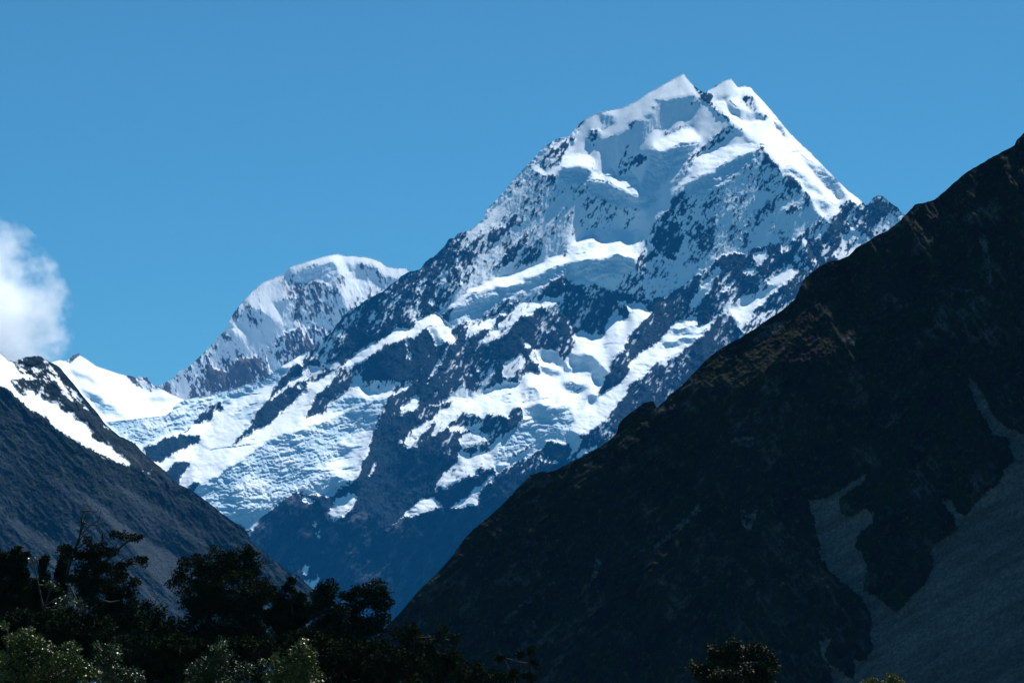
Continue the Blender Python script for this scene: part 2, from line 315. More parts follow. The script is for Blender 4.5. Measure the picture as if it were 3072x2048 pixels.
# (rock share, rise away, rise right, ice, scree, outline)
RA = [
(.93,1.3,.25,0,0,[(1020,1110),(1200,980),(1350,940),(1500,880),(2200,740),(2480,800),(2300,1000),(1900,1300),(1650,1420),(1480,1440),(1400,1400),(1280,1330),(1180,1290),(1170,1190),(1060,1150)]),
# mixed snow-and-rock wall of the upper mountain
(.18,1.80,.28,0,0,[(1240,830),(1300,760),(1400,680),(1450,645),(1520,550),(1600,460),(1660,410),(1750,340),(1850,315),(1950,265),(2051,205),(2110,270),(2194,220),(2270,260),(2400,410),(2600,600),(2720,620),(2640,760),(2540,800),(2480,760),(2400,720),(2280,740),(2230,760),(2190,755),(2130,800),(2060,850),(2000,890),(1930,900),(1870,880),(1800,860),(1700,850),(1640,880),(1560,900),(1480,940),(1400,960),(1340,940),(1290,900)]),
(.27,1.78,.28,0,0,[(1915,790),(1930,700),(1990,620),(2060,560),(2150,520),(2250,480),(2290,450),(2330,520),(2360,560),(2420,620),(2480,665),(2400,720),(2280,740),(2190,755),(2130,800),(2060,850),(2000,890),(1930,900),(1870,880),(1850,840)]),
(.46,1.62,.2,0,0,[(1340,730),(1418,675),(1452,650),(1482,600),(1560,505),(1640,430),(1706,400),(1740,380),(1722,425),(1682,480),(1620,520),(1560,600),(1500,690),(1470,760),(1440,800),(1400,840),(1340,830)]),
(.80,1.4,.2,0,0,[(1200,815),(1265,795),(1310,750),(1345,720),(1370,760),(1385,830),(1380,860),(1330,910),(1280,945),(1240,970),(1100,1010),(980,1080),(930,1110),(905,1100),(920,1040),(966,1020),(1007,965),(1071,908),(1150,860)]),
(.12,1.05,-.2,0,0,[(1358,752),(1400,700),(1450,660),(1500,625),(1520,635),(1480,665),(1430,700),(1390,745),(1370,762)]),
(.2,1.05,-.2,0,0,[(1451,656),(1500,618),(1545,570),(1577,545),(1570,562),(1530,600),(1500,630),(1470,660)]),
(.1,1.0,-.1,0,0,[(1600,505),(1620,480),(1628,500),(1642,520),(1632,532),(1610,515)]),
(.0,1.0,0,0,0,[(1618,608),(1646,583),(1650,612),(1635,617)]),
(.05,1.1,.1,0,0,[(1655,430),(1700,412),(1685,440),(1665,455),(1650,445)]),
(.22,2.0,.3,0,0,[(1470,690),(1545,580),(1600,535),(1660,530),(1700,545),(1720,620),(1720,700),(1770,690),(1700,745),(1640,770),(1540,810),(1450,845),(1420,860),(1430,780)]),
# smooth blue shaded wall under the hanging ice
(.10,1.82,.28,0,0,[(1670,545),(1700,545),(1760,545),(1830,565),(1880,590),(1940,600),(1985,580),(1980,600),(1945,660),(1900,690),(1800,690),(1750,680),(1700,650),(1690,600),(1660,590)]),
(0,2.1,.4,0,0,[(1971,302),(2000,295),(2040,290),(2085,282),(2075,300),(2070,315),(2100,320),(2095,330),(2060,340),(2030,365),(1995,390),(1960,385),(1930,420),(1915,440),(1925,455),(1890,480),(1865,500),(1840,510),(1800,515),(1791,500),(1798,452),(1800,431),(1791,421),(1842,404),(1876,384),(1890,389),(1910,365),(1941,363),(1934,350),(1961,329),(1978,317)]),
# summit facet and left snow ridge
(0,.88,.20,0,0,[(1905,302),(1937,275),(2051,210),(2098,275),(2085,282),(2040,290),(1990,300),(1965,297),(1945,308),(1915,312)]),
(0,.92,.22,0,0,[(1754,348),(1805,324),(1876,309),(1915,295),(1971,300),(1978,317),(1954,319),(1961,329),(1948,336),(1934,350),(1941,363),(1910,365),(1886,370),(1890,389),(1876,384),(1866,401),(1842,404),(1801,411),(1791,421),(1800,431),(1798,452),(1791,493),(1789,503),(1740,499),(1706,503),(1682,513),(1669,527),(1641,520),(1658,506),(1682,486),(1703,455),(1723,421),(1740,390)]),
(0,.55,.05,0,0,[(1678,508),(1700,472),(1730,460),(1765,465),(1787,480),(1789,503),(1740,499),(1706,503)]),
(.05,2.1,.5,0,0,[(1808,350),(1825,345),(1843,353),(1835,370),(1815,385),(1803,392),(1806,370)]),
(.55,1.8,.3,0,0,[(1775,392),(1795,390),(1803,400),(1790,420),(1778,437),(1768,420)]),
(0,1.0,-1.3,0,0,[(2045,220),(2051,212),(2072,240),(2100,272),(2140,320),(2160,340),(2145,345),(2110,310),(2085,280),(2062,247)]),
(.5,1.2,-.9,0,0,[(2070,245),(2100,262),(2130,285),(2150,318),(2152,338),(2130,325),(2100,290)]),
# grey-lit snow left of the shoulder
(0,1.0,.28,0,0,[(2095,290),(2150,345),(2190,365),(2200,375),(2150,400),(2110,440),(2060,500),(2030,530),(2000,560),(1990,560),(2040,500),(2080,465),(2101,430),(2095,400),(2060,375),(2020,385),(1990,402),(1960,440),(1930,455),(1918,440),(1940,410),(1965,385),(1985,395),(2000,385),(2030,365),(2060,338),(2075,325),(2105,320)]),
(0,2.0,.4,0,0,[(2068,318),(2090,308),(2100,318),(2085,335),(2062,338)]),
(0,.5,.05,0,0,[(1954,452),(1978,421),(1999,404),(2029,387),(2063,377),(2080,387),(2101,411),(2101,424),(2073,428),(2039,435),(2026,448),(1978,460)]),
(0,2.4,.3,.7,0,[(1954,452),(1978,460),(2026,448),(2039,435),(2101,424),(2095,440),(2080,465),(2050,490),(2000,540),(1960,580),(1935,580),(1930,545),(1925,520),(1945,480)]),
(.35,2.0,.3,0,0,[(1883,432),(1895,470),(1920,462),(1931,486),(1915,505),(1893,523),(1852,523),(1842,506),(1865,475)]),
(0,.72,0,.15,0,[(1760,500),(1785,505),(1800,515),(1812,515),(1820,535),(1825,562),(1815,560),(1800,550),(1750,542),(1775,525),(1770,515)]),
(0,.62,.05,.15,0,[(1805,508),(1842,503),(1852,525),(1900,525),(1920,540),(1928,572),(1925,592),(1895,592),(1880,580),(1860,567),(1830,560),(1825,540)]),
(0,.62,0,0,0,[(1928,568),(1945,570),(1960,597),(1935,600),(1920,592)]),
(0,1.0,0,0,0,[(1900,525),(1925,500),(1940,475),(1950,478),(1932,530),(1920,537)]),
(0,2.1,.1,.8,0,[(1682,515),(1740,505),(1775,520),(1750,545),(1700,548),(1680,535)]),
(0,2.2,.2,.7,0,[(1750,545),(1800,552),(1860,570),(1890,595),(1930,600),(1980,580),(1975,600),(1940,625),(1880,620),(1820,605),(1770,580)]),
# south-east shoulder
(.55,2.2,.5,0,0,[(2034,525),(2068,482),(2112,438),(2153,404),(2194,371),(2206,390),(2190,407),(2153,435),(2119,452),(2085,469),(2068,496),(2044,527)]),
(.0,1.0,.2,0,0,[(2119,454),(2153,437),(2206,398),(2245,418),(2240,430),(2160,442),(2100,462)]),
(0,.6,.12,0,0,[(2068,505),(2100,462),(2160,441),(2240,428),(2278,430),(2285,440),(2270,457),(2225,470),(2175,490),(2160,512),(2120,527),(2085,545),(2050,562),(2015,585),(2025,560),(2060,522)]),
(0,2.2,.3,.7,0,[(2270,457),(2225,470),(2175,490),(2160,512),(2120,527),(2085,545),(2050,562),(2060,590),(2110,590),(2170,560),(2200,520),(2250,490),(2280,470)]),
(.1,1.0,0,0,0,[(1955,640),(1980,618),(1988,625),(1965,645),(1945,655)]),
# bright right flank
(0,.72,-.95,0,0,[(2150,290),(2118,270),(2194,222),(2214,252),(2262,262),(2320,325),(2391,408),(2459,474),(2522,540),(2600,608),(2570,622),(2540,607),(2520,622),(2490,657),(2480,665),(2450,622),(2420,580),(2400,555),(2370,530),(2350,525),(2325,490),(2300,455),(2290,445),(2275,430),(2240,415),(2205,380),(2190,360),(2160,340),(2140,310)]),
(0,.95,.3,0,0,[(2118,272),(2194,226),(2212,262),(2205,272),(2170,300),(2150,298)]),
(0,2.2,.2,0,0,[(2150,296),(2180,282),(2212,268),(2205,276),(2175,298),(2160,302)]),
(.03,2.3,-.1,0,0,[(2177,303),(2212,328),(2250,333),(2278,356),(2240,360),(2215,352),(2195,332)]),
(.6,2.2,-.2,0,0,[(2226,295),(2256,288),(2274,320),(2266,332),(2245,322)]),
(.3,2.2,-.2,0,0,[(2268,333),(2303,350),(2290,360),(2270,352)]),
(.6,2.0,-.3,0,0,[(2325,358),(2347,378),(2360,408),(2345,402),(2330,382)]),
(0,2.5,-.4,.7,0,[(2438,505),(2460,500),(2507,535),(2522,555),(2532,592),(2515,592),(2490,567),(2460,542)]),
(0,2.3,-.2,.3,0,[(2398,468),(2437,512),(2444,500),(2410,478)]),
(0,2.3,0,.3,0,[(2343,512),(2375,503),(2400,520),(2432,536),(2420,542),(2390,532),(2370,517),(2350,522)]),
(0,2.3,0,.2,0,[(2440,598),(2470,600),(2492,615),(2480,642),(2465,627)]),
(0,2.3,0,.2,0,[(2405,540),(2440,558),(2470,580),(2460,584),(2425,564)]),
(.45,1.2,-.6,0,0,[(2145,345),(2160,335),(2200,365),(2225,383),(2243,407),(2230,402),(2200,382),(2180,352)]),
(.75,1.6,.2,0,0,[(2278,433),(2299,455),(2322,492),(2300,482),(2290,462)]),
(.5,1.9,.2,0,0,[(2355,535),(2390,545),(2420,570),(2440,610),(2475,657),(2460,652),(2440,642),(2410,592),(2370,562)]),
(.05,1.25,-.1,0,0,[(2350,538),(2345,570),(2310,610),(2280,627),(2275,620),(2320,580),(2335,545)]),
(.05,1.05,0,0,0,[(2392,578),(2382,600),(2352,627),(2348,622),(2370,598)]),
(.62,1.7,.3,0,0,[(2480,660),(2500,650),(2530,605),(2545,600),(2575,612),(2600,605),(2621,580),(2640,575),(2680,602),(2730,640),(2640,710),(2560,760),(2490,785),(2460,800),(2400,850),(2380,760),(2400,700),(2440,670)]),
# rock bands on the wall
(.86,2.0,.2,0,0,[(1985,640),(2020,615),(2035,680),(2042,740),(2022,782),(1980,762),(1943,720),(1950,690)]),
(.8,2.0,.2,0,0,[(2090,680),(2140,640),(2152,690),(2152,737),(2110,757),(2088,730)]),
(.8,1.9,.2,0,0,[(2358,628),(2385,608),(2403,625),(2380,642),(2360,642)]),
(.75,1.9,.2,0,0,[(1520,760),(1570,700),(1600,690),(1580,730),(1540,780),(1500,810),(1480,800)]),
(.7,1.9,.2,0,0,[(2020,610),(2070,590),(2100,600),(2060,640),(2030,650)]),
(.7,1.9,.2,0,0,[(1470,690),(1500,680),(1520,690),(1500,720),(1470,735)]),
# right-hand rocks with snow pockets
(.1,.95,0,0,0,[(2540,668),(2560,666),(2572,680),(2560,692),(2545,682)]),
(.1,.85,0,0,0,[(2505,760),(2530,708),(2546,740),(2532,755),(2560,745),(2590,722),(2602,740),(2570,757),(2540,772),(2515,777)]),
(.2,.9,0,0,0,[(2460,762),(2470,718),(2490,720),(2495,740),(2480,757)]),
(.1,.9,0,0,0,[(2340,760),(2345,730),(2370,725),(2372,750),(2360,757)]),
(.3,.9,0,0,0,[(2258,760),(2275,755),(2290,760),(2302,738),(2298,770),(2280,792),(2262,787)]),
(.1,.8,0,0,0,[(2300,842),(2320,825),(2345,820),(2370,788),(2385,805),(2407,793),(2392,820),(2370,840),(2350,852),(2320,857)]),
(.1,.8,0,0,0,[(2232,812),(2260,803),(2267,820),(2240,824)]),
(.0,.8,0,0,0,[(2098,854),(2130,826),(2127,842),(2105,857)]),
(.0,.8,0,0,0,[(2163,872),(2200,838),(2204,846),(2180,872),(2170,878)]),
(.35,.9,-.8,0,0,[(2403,690),(2420,708),(2442,760),(2457,790),(2450,807),(2430,772),(2413,730)]),
# shaded snow gullies
(.25,1.8,.2,0,0,[(2165,925),(2180,913),(2230,888),(2290,872),(2310,858),(2352,848),(2300,882),(2250,907),(2190,930)]),
(.3,1.8,.2,0,0,[(2060,960),(2075,900),(2130,840),(2150,800),(2165,810),(2120,880),(2090,930),(2080,950)]),
(0,.55,.1,0,0,[(2150,947),(2190,928),(2250,905),(2300,880),(2347,852),(2350,857),(2310,885),(2300,905),(2275,920),(2258,935),(2250,950),(2260,965),(2240,980),(2230,1002),(2220,990),(2205,960),(2190,940),(2180,926),(2160,937)]),
(.45,1.0,0,0,0,[(2255,945),(2300,935),(2345,915),(2372,903),(2340,937),(2290,972),(2240,1002),(2225,990)]),
(.4,1.2,0,0,0,[(2205,1000),(2225,1000),(2240,1010),(2220,1035),(2195,1030)]),
# right glacier lane
(0,.5,.25,0,0,[(1967,1028),(1984,1010),(2012,974),(2060,954),(2097,950),(2087,978),(2118,971),(2165,931),(2138,960),(2121,988),(2104,1011),(2063,1042),(2033,1066),(2002,1066),(1991,1091),(1957,1098),(1946,1119),(1908,1140),(1894,1157),(1866,1192),(1845,1220),(1824,1245),(1806,1273),(1775,1287),(1750,1311),(1726,1308),(1712,1294),(1700,1270),(1690,1240),(1700,1225),(1740,1200),(1796,1190),(1827,1168),(1859,1147),(1883,1122),(1897,1084),(1932,1052)]),
(0,2.0,.2,.2,0,[(2015,988),(2040,995),(2060,988),(2075,990),(2055,1000),(2035,1003),(2018,997)]),
(0,1.6,.1,.5,0,[(1985,1035),(2030,1025),(2085,1015),(2090,1022),(2040,1038),(1990,1045)]),
(.97,1.5,.2,0,0,[(1957,1098),(1975,1084),(1995,1088),(2000,1110),(2010,1130),(1990,1140),(1960,1125),(1948,1119)]),
# central basin
(0,.45,.05,0,0,[(1856,903),(1873,908),(1924,906),(1938,923),(1958,930),(1948,954),(1918,974),(1887,1008),(1873,1049),(1848,1063),(1834,1101),(1820,1133),(1803,1164),(1794,1187),(1740,1200),(1700,1225),(1690,1240),(1700,1270),(1712,1294),(1640,1300),(1614,1296),(1560,1330),(1508,1318),(1530,1290),(1569,1252),(1563,1218),(1535,1228),(1522,1255),(1501,1245),(1464,1245),(1447,1258),(1427,1245),(1399,1258),(1396,1231),(1358,1204),(1277,1221),(1335,1201),(1379,1190),(1420,1194),(1457,1173),(1498,1160),(1508,1143),(1549,1146),(1576,1119),(1620,1112),(1610,1061),(1576,1037),(1574,1018),(1601,1046),(1635,1046),(1666,1052),(1690,1076),(1707,1066),(1720,1039),(1730,1001),(1744,991),(1778,1008),(1812,1001),(1816,974),(1826,960),(1850,930)]),
(.85,1.5,.2,0,0,[(1852,918),(1885,918),(1892,940),(1875,954),(1853,942)]),
(0,1.9,.1,.3,0,[(1635,1048),(1666,1052),(1690,1076),(1705,1110),(1695,1118),(1680,1100),(1650,1085),(1610,1065),(1615,1050)]),
(0,1.9,.1,.3,0,[(1705,1070),(1760,1065),(1800,1085),(1770,1092),(1730,1095),(1705,1085)]),
(0,2.0,.1,.3,0,[(1710,1110),(1740,1095),(1760,1100),(1740,1112),(1705,1118)]),
(0,1.8,.1,.3,0,[(1620,1112),(1640,1105),(1690,1120),(1680,1125),(1640,1122)]),
(0,1.9,.1,.5,0,[(1780,1110),(1800,1102),(1815,1110),(1812,1135),(1795,1145),(1780,1130)]),
(.1,1.4,.1,.6,0,[(1680,1155),(1720,1150),(1760,1160),(1740,1172),(1700,1175)]),
(0,1.6,.1,.6,0,[(1580,1170),(1600,1165),(1615,1180),(1600,1200),(1572,1205),(1570,1190)]),
(0,1.5,.1,.5,0,[(1770,1185),(1800,1195),(1790,1210),(1760,1205)]),
(0,2.2,.1,.6,0,[(1567,1218),(1640,1220),(1700,1222),(1713,1212),(1722,1262),(1700,1262),(1690,1250),(1640,1248),(1570,1245)]),
(0,.9,.1,.9,0,[(1560,1262),(1640,1250),(1690,1258),(1715,1270),(1712,1290),(1612,1290),(1605,1320),(1520,1375),(1488,1420),(1478,1400),(1490,1350),(1510,1318),(1530,1290)]),
(0,2.1,.2,.5,0,[(1612,1292),(1700,1285),(1716,1300),(1745,1318),(1740,1337),(1720,1357),(1712,1330),(1640,1322),(1625,1347),(1600,1362),(1530,1397),(1488,1424),(1485,1405),(1520,1375),(1580,1347),(1605,1322)]),
(1,2.2,.2,0,0,[(1640,1322),(1712,1328),(1718,1357),(1690,1370),(1640,1365),(1622,1350)]),
(.3,.9,.1,0,0,[(1620,1368),(1650,1375),(1680,1388),(1688,1395),(1660,1390),(1635,1392)]),
(.3,.9,.1,0,0,[(1730,1365),(1770,1340),(1800,1335),(1780,1352),(1745,1370)]),
# rock island of the basin and shaded snow under it
(0,1.9,.2,0,0,[(1335,1200),(1360,1175),(1385,1158),(1400,1175),(1440,1175),(1420,1193),(1379,1191)]),
(0,1.9,.2,0,0,[(1450,1175),(1500,1150),(1505,1158),(1460,1180)]),
(0,1.8,.2,0,0,[(1505,1140),(1550,1145),(1580,1120),(1575,1135),(1550,1152),(1510,1152)]),
(.15,.85,.1,0,0,[(1505,1128),(1508,1092),(1535,1073),(1566,1059),(1578,1082),(1556,1109),(1542,1128),(1518,1131)]),
(.2,.9,.1,0,0,[(1545,998),(1570,1010),(1585,1045),(1600,1055),(1622,1102),(1605,1092),(1580,1050),(1560,1020)]),
(.0,1.0,.1,0,0,[(1418,1197),(1445,1150),(1475,1108),(1481,1112),(1462,1150),(1440,1182)]),
(.2,1.2,.1,0,0,[(1265,1172),(1300,1110),(1335,1050),(1347,1032),(1350,1036),(1320,1095),(1280,1160)]),
(.2,1.3,.1,0,0,[(1220,1025),(1228,1025),(1232,1060),(1230,1085),(1222,1080),(1224,1050)]),
(0,.9,0,0,0,[(1430,1105),(1445,1102),(1448,1110),(1435,1114)]),
# upper shelf and glacier terrace
(0,.46,.1,0,0,[(1387,882),(1438,852),(1489,835),(1557,811),(1608,794),(1652,773),(1686,763),(1710,736),(1741,712),(1768,688),(1778,683),(1829,687),(1884,688),(1890,695),(1924,673),(1918,712),(1912,753),(1914,779),(1901,784),(1873,770),(1846,770),(1812,782),(1744,787),(1693,796),(1659,807),(1608,828),(1574,838),(1567,852),(1533,862),(1506,862),(1455,869),(1421,882),(1387,896),(1370,916),(1353,927),(1319,944),(1305,947),(1322,930)]),
(0,1.6,.3,.3,0,[(1785,700),(1820,692),(1840,698),(1815,722),(1795,715)]),
(.8,1.9,.3,0,0,[(1686,775),(1700,745),(1722,738),(1720,755),(1695,775)]),
(0,2.3,.3,.75,0,[(1914,779),(1901,786),(1846,772),(1744,789),(1659,809),(1608,830),(1574,840),(1567,856),(1506,866),(1421,884),(1370,918),(1350,945),(1345,965),(1362,990),(1400,965),(1450,955),(1470,920),(1530,890),(1600,860),(1640,852),(1680,832),(1760,847),(1850,832),(1900,812)]),
(.88,1.9,.2,0,0,[(1628,870),(1650,845),(1680,832),(1700,860),(1750,852),(1795,850),(1800,872),(1760,887),(1700,892),(1640,897)]),
(.8,1.8,.2,0,0,[(1360,985),(1375,965),(1410,985),(1420,1010),(1395,1030),(1370,1020)]),
(.8,1.8,.2,0,0,[(1455,955),(1480,920),(1500,910),(1530,895),(1520,920),(1490,945)]),
(.3,1.6,.2,0,0,[(1530,900),(1600,865),(1640,890),(1700,895),(1650,905),(1580,912)]),
(.06,.55,.1,0,0,[(1394,1015),(1411,961),(1445,961),(1499,937),(1540,913),(1581,906),(1669,896),(1703,893),(1666,910),(1622,923),(1601,927),(1598,944),(1557,954),(1533,978),(1506,1008),(1465,1025),(1452,1034),(1452,1018),(1479,984),(1438,988),(1418,1008)]),
(.95,1.4,.2,0,0,[(1478,977),(1500,943),(1512,950),(1490,977)]),
(.9,1.4,.2,0,0,[(1508,935),(1540,915),(1545,925),(1520,937)]),
# snow strip down the left
(0,.5,.1,0,0,[(1312,935),(1292,936),(1248,962),(1235,982),(1177,989),(1133,1023),(1102,1030),(1078,1057),(1041,1084),(1024,1098),(960,1135),(922,1142),(915,1160),(900,1190),(885,1220),(855,1235),(845,1245),(860,1260),(880,1255),(910,1240),(920,1225),(945,1200),(959,1180),(990,1139),(1010,1110),(1044,1105),(1095,1081),(1133,1054),(1177,1027),(1241,1015),(1268,988),(1285,988),(1302,1015),(1316,1036),(1343,1022),(1353,1029),(1367,1012),(1360,988),(1350,971)]),
(0,1.9,.3,0,0,[(1283,985),(1300,980),(1312,1000),(1325,1030),(1305,1035),(1295,1010)]),
# left glacier
(0,.48,.15,0,0,[(929,1045),(881,1070),(816,1108),(779,1136),(718,1150),(636,1173),(578,1183),(527,1200),(497,1236),(408,1246),(300,1256),(290,1290),(330,1300),(408,1335),(440,1370),(470,1400),(510,1440),(560,1470),(640,1530),(700,1570),(740,1590),(745,1570),(780,1545),(830,1510),(870,1480),(880,1460),(890,1470),(910,1480),(990,1490),(1005,1470),(1050,1440),(1050,1450),(1075,1430),(1085,1410),(1100,1395),(1130,1360),(1150,1332),(1158,1315),(1107,1342),(1115,1310),(1140,1250),(1155,1230),(1165,1195),(1185,1180),(1220,1170),(1235,1148),(1180,1140),(1100,1145),(1060,1130),(1060,1100),(1020,1110),(990,1139),(959,1180),(922,1166),(922,1142),(915,1140),(900,1120),(905,1095)]),
(0,.85,.2,1,0,[(950,1280),(1000,1252),(1060,1232),(1120,1202),(1165,1195),(1155,1230),(1130,1270),(1110,1330),(1085,1345),(1050,1380),(1060,1420),(1040,1450),(1000,1480),(890,1480),(830,1510),(745,1590),(640,1530),(580,1475),(620,1450),(690,1400),(740,1370),(800,1330),(860,1300)]),
(0,.5,.15,.1,0,[(1010,1330),(1060,1300),(1110,1280),(1118,1300),(1105,1345),(1150,1335),(1120,1390),(1080,1425),(1050,1440),(1020,1430),(960,1410),(980,1385),(1040,1370),(1060,1350)]),
(0,1.9,.2,.9,0,[(890,1462),(930,1440),(1000,1435),(1050,1455),(1020,1465),(1010,1490),(960,1480),(920,1480)]),
(0,2.1,.2,.8,0,[(745,1590),(700,1568),(680,1545),(720,1530),(790,1520),(860,1495),(830,1515),(780,1550)]),
(0,.8,.1,1,0,[(300,1256),(408,1246),(497,1236),(527,1200),(578,1183),(640,1175),(690,1160),(750,1150),(790,1135),(840,1100),(860,1110),(840,1150),(780,1165),(700,1200),(680,1215),(640,1220),(600,1260),(560,1290),(520,1300),(480,1310),(440,1330),(408,1335),(360,1310)]),
(0,.7,.1,.9,0,[(980,1212),(1010,1180),(1080,1190),(1110,1205),(1060,1225),(1000,1242)]),
(.97,1.3,.5,0,0,[(692,1340),(745,1282),(782,1221),(806,1204),(840,1184),(888,1153),(918,1131),(929,1139),(915,1156),(922,1167),(888,1194),(850,1235),(833,1245),(799,1272),(759,1293),(721,1316)]),
(0,.8,0,0,0,[(888,1155),(905,1152),(912,1160),(900,1168),(890,1165)]),
(.9,1.3,.5,0,0,[(808,1197),(827,1156),(844,1133),(864,1109),(884,1093),(914,1099),(905,1121),(881,1131),(861,1155),(833,1175)]),
(.93,1.3,.5,0,0,[(913,1257),(942,1207),(956,1177),(990,1153),(1024,1103),(1051,1100),(1070,1112),(1058,1143),(1044,1172),(1014,1186),(990,1206),(966,1240),(935,1250)]),
(0,.5,.1,0,0,[(1052,1152),(1072,1110),(1085,1130),(1090,1155),(1110,1170),(1080,1190),(1040,1190)]),
(.1,1.9,.2,0,0,[(1090,1155),(1085,1135),(1110,1145),(1160,1150),(1220,1140),(1237,1143),(1200,1170),(1130,1177),(1110,1167)]),
(.98,1.2,.4,0,0,[(425,1345),(440,1335),(470,1330),(500,1313),(544,1303),(571,1310),(602,1302),(602,1318),(571,1335),(544,1346),(517,1359),(500,1369),(469,1390),(445,1372)]),
(.98,1.2,.4,0,0,[(537,1305),(571,1272),(599,1248),(619,1224),(646,1205),(663,1212),(675,1226),(656,1228),(636,1254),(602,1271),(575,1278)]),
(.98,1.2,.4,0,0,[(490,1414),(520,1391),(565,1384),(580,1376),(568,1397),(544,1420),(541,1444),(537,1456),(510,1441)]),
(.98,1.2,.4,0,0,[(563,1466),(578,1447),(601,1451),(578,1475)]),
(.15,.9,0,0,0,[(912,1100),(960,1100),(1010,1088),(1022,1095),(990,1112),(950,1132),(915,1142),(903,1125)]),
(1,1.5,.2,0,0,[(1012,1470),(1022,1462),(1016,1492),(1003,1492)]),
(1,1.5,.2,0,0,[(1035,1462),(1055,1445),(1060,1470),(1045,1480)]),
# steep lower wall in shade
(1,2.2,.5,0,0,[(1107,1345),(1180,1250),(1200,1350),(1330,1400),(1290,1450),(1160,1575),(1340,1530),(1480,1440),(1640,1400),(1760,1370),(1500,2000),(900,2000),(700,1650),(760,1600),(900,1510),(980,1560),(1020,1560),(1075,1500),(1060,1460)]),
# middle patches
(0,.6,.1,0,0,[(1199,1221),(1212,1211),(1250,1182),(1265,1194),(1250,1230),(1222,1237),(1202,1250)]),
(.13,.6,.1,0,0,[(1335,1201),(1379,1190),(1396,1231),(1370,1250),(1340,1280),(1310,1300),(1290,1310),(1300,1285),(1310,1262),(1280,1290),(1260,1300),(1250,1342),(1220,1347),(1200,1325),(1240,1290),(1270,1270),(1300,1250),(1325,1235),(1340,1225),(1355,1210)]),
(.2,.7,.1,0,0,[(1340,1278),(1410,1278),(1445,1262),(1452,1280),(1420,1292),(1400,1285),(1380,1300),(1350,1292)]),
(.13,.6,.1,0,0,[(1376,1320),(1400,1295),(1430,1290),(1467,1305),(1462,1322),(1430,1332),(1410,1347),(1385,1342)]),
(.03,.58,.15,0,0,[(1379,1357),(1406,1360),(1413,1371),(1444,1354),(1474,1347),(1481,1323),(1507,1308),(1498,1340),(1488,1367),(1481,1403),(1454,1407),(1433,1431),(1406,1427),(1386,1434),(1362,1451),(1338,1465),(1318,1458),(1304,1480),(1299,1466),(1318,1439),(1345,1405),(1369,1384)]),
(.9,1.4,.1,0,0,[(1430,1415),(1445,1395),(1450,1410),(1437,1427)]),
(.0,.6,.1,0,0,[(1350,1523),(1400,1490),(1420,1465),(1450,1450),(1475,1425),(1480,1430),(1472,1450),(1447,1470),(1432,1490),(1439,1505),(1420,1517),(1390,1522),(1360,1527)]),
(0,.6,.1,0,0,[(1163,1579),(1205,1553),(1222,1536),(1260,1502),(1278,1495),(1301,1488),(1316,1501),(1333,1525),(1297,1526),(1250,1542),(1212,1550),(1192,1567)]),
(0,.6,.1,0,0,[(986,1538),(1005,1501),(1049,1478),(1071,1494),(1059,1520),(1039,1543),(1015,1554),(1001,1557)]),
(0,.7,.1,0,0,[(900,1483),(925,1488),(947,1507),(930,1507),(903,1502)]),
(0,.8,.1,0,0,[(943,1563),(950,1568),(949,1582),(942,1580)]),
(0,.8,.1,0,0,[(951,1600),(959,1588),(956,1612),(949,1614)]),
(0,.7,.1,0,0,[(911,1705),(920,1695),(928,1700),(921,1724),(910,1722)]),
(0,.7,.1,0,0,[(910,1738),(930,1745),(945,1740),(953,1723),(957,1745),(950,1757),(945,1775),(935,1770)]),
(0,.8,.1,0,0,[(1103,1420),(1115,1398),(1128,1388),(1122,1412),(1104,1425)]),
(.1,.9,0,0,0,[(760,1570),(775,1555),(770,1575),(760,1590),(752,1590)]),
(.1,.9,0,0,0,[(745,1600),(755,1590),(752,1608),(745,1612)]),
# sunlit rock low on the wall: the light is painted as paler scree colour
(None,1.1,-.3,0,.9,[(880,1480),(900,1500),(940,1515),(950,1530),(930,1525),(890,1520),(860,1510),(850,1500)]),
(None,1.1,-.3,0,.9,[(975,1580),(1000,1575),(1015,1600),(1010,1640),(1000,1645),(985,1610)]),
(None,1.1,-.3,0,.8,[(965,1650),(990,1640),(1000,1665),(975,1660)]),
(None,1.1,-.3,0,.8,[(1045,1655),(1070,1640),(1075,1650),(1060,1660)]),
(None,1.1,-.3,0,.8,[(905,1600),(930,1585),(945,1590),(935,1610)]),
(None,1.1,-.3,0,.8,[(1150,1590),(1180,1575),(1210,1555),(1215,1562),(1180,1590),(1155,1598)]),
(None,1.1,-.3,0,.8,[(760,1575),(790,1560),(815,1555),(805,1575),(790,1585),(765,1600)]),
(None,1.1,-.3,0,.8,[(890,1700),(905,1695),(915,1710),(895,1720)]),
(None,1.1,-.3,0,.7,[(1000,1500),(985,1550),(1010,1565),(1040,1560),(1060,1530),(1100,1540),(1110,1550),(1060,1560),(1030,1575),(980,1565),(975,1530)]),
]
def extraA(X, Y, disp, rk, scr, m_px):
    st = fbm(X, Y, 30, 5, 241, 0.75, False, R(122), 3.5)
    low = np.clip((Y-1380)/200, 0, 1)
    scr = np.clip(scr*(0.6+1.5*st) + rk*(np.clip(st*2.2-0.35+0.8*fbm(X, Y, 140, 3, 242), 0, 1))*(.10+.45*low), 0, 1)
    return disp - rk*low*fbm(X, Y, 60, 5, 243, .6, True, R(118), 4.0)*9*m_px, rk, scr
mainm, depA = terrain('mountain', (280, 2860), (190, 2290), 2.0, silA, (1, 1.45, .35), RA, 11800.0, M_alp, warp=6.0, rough=1.0, ang=R(120), seed=1, jag=6, anchor=(1500, 1000), extra=extraA)

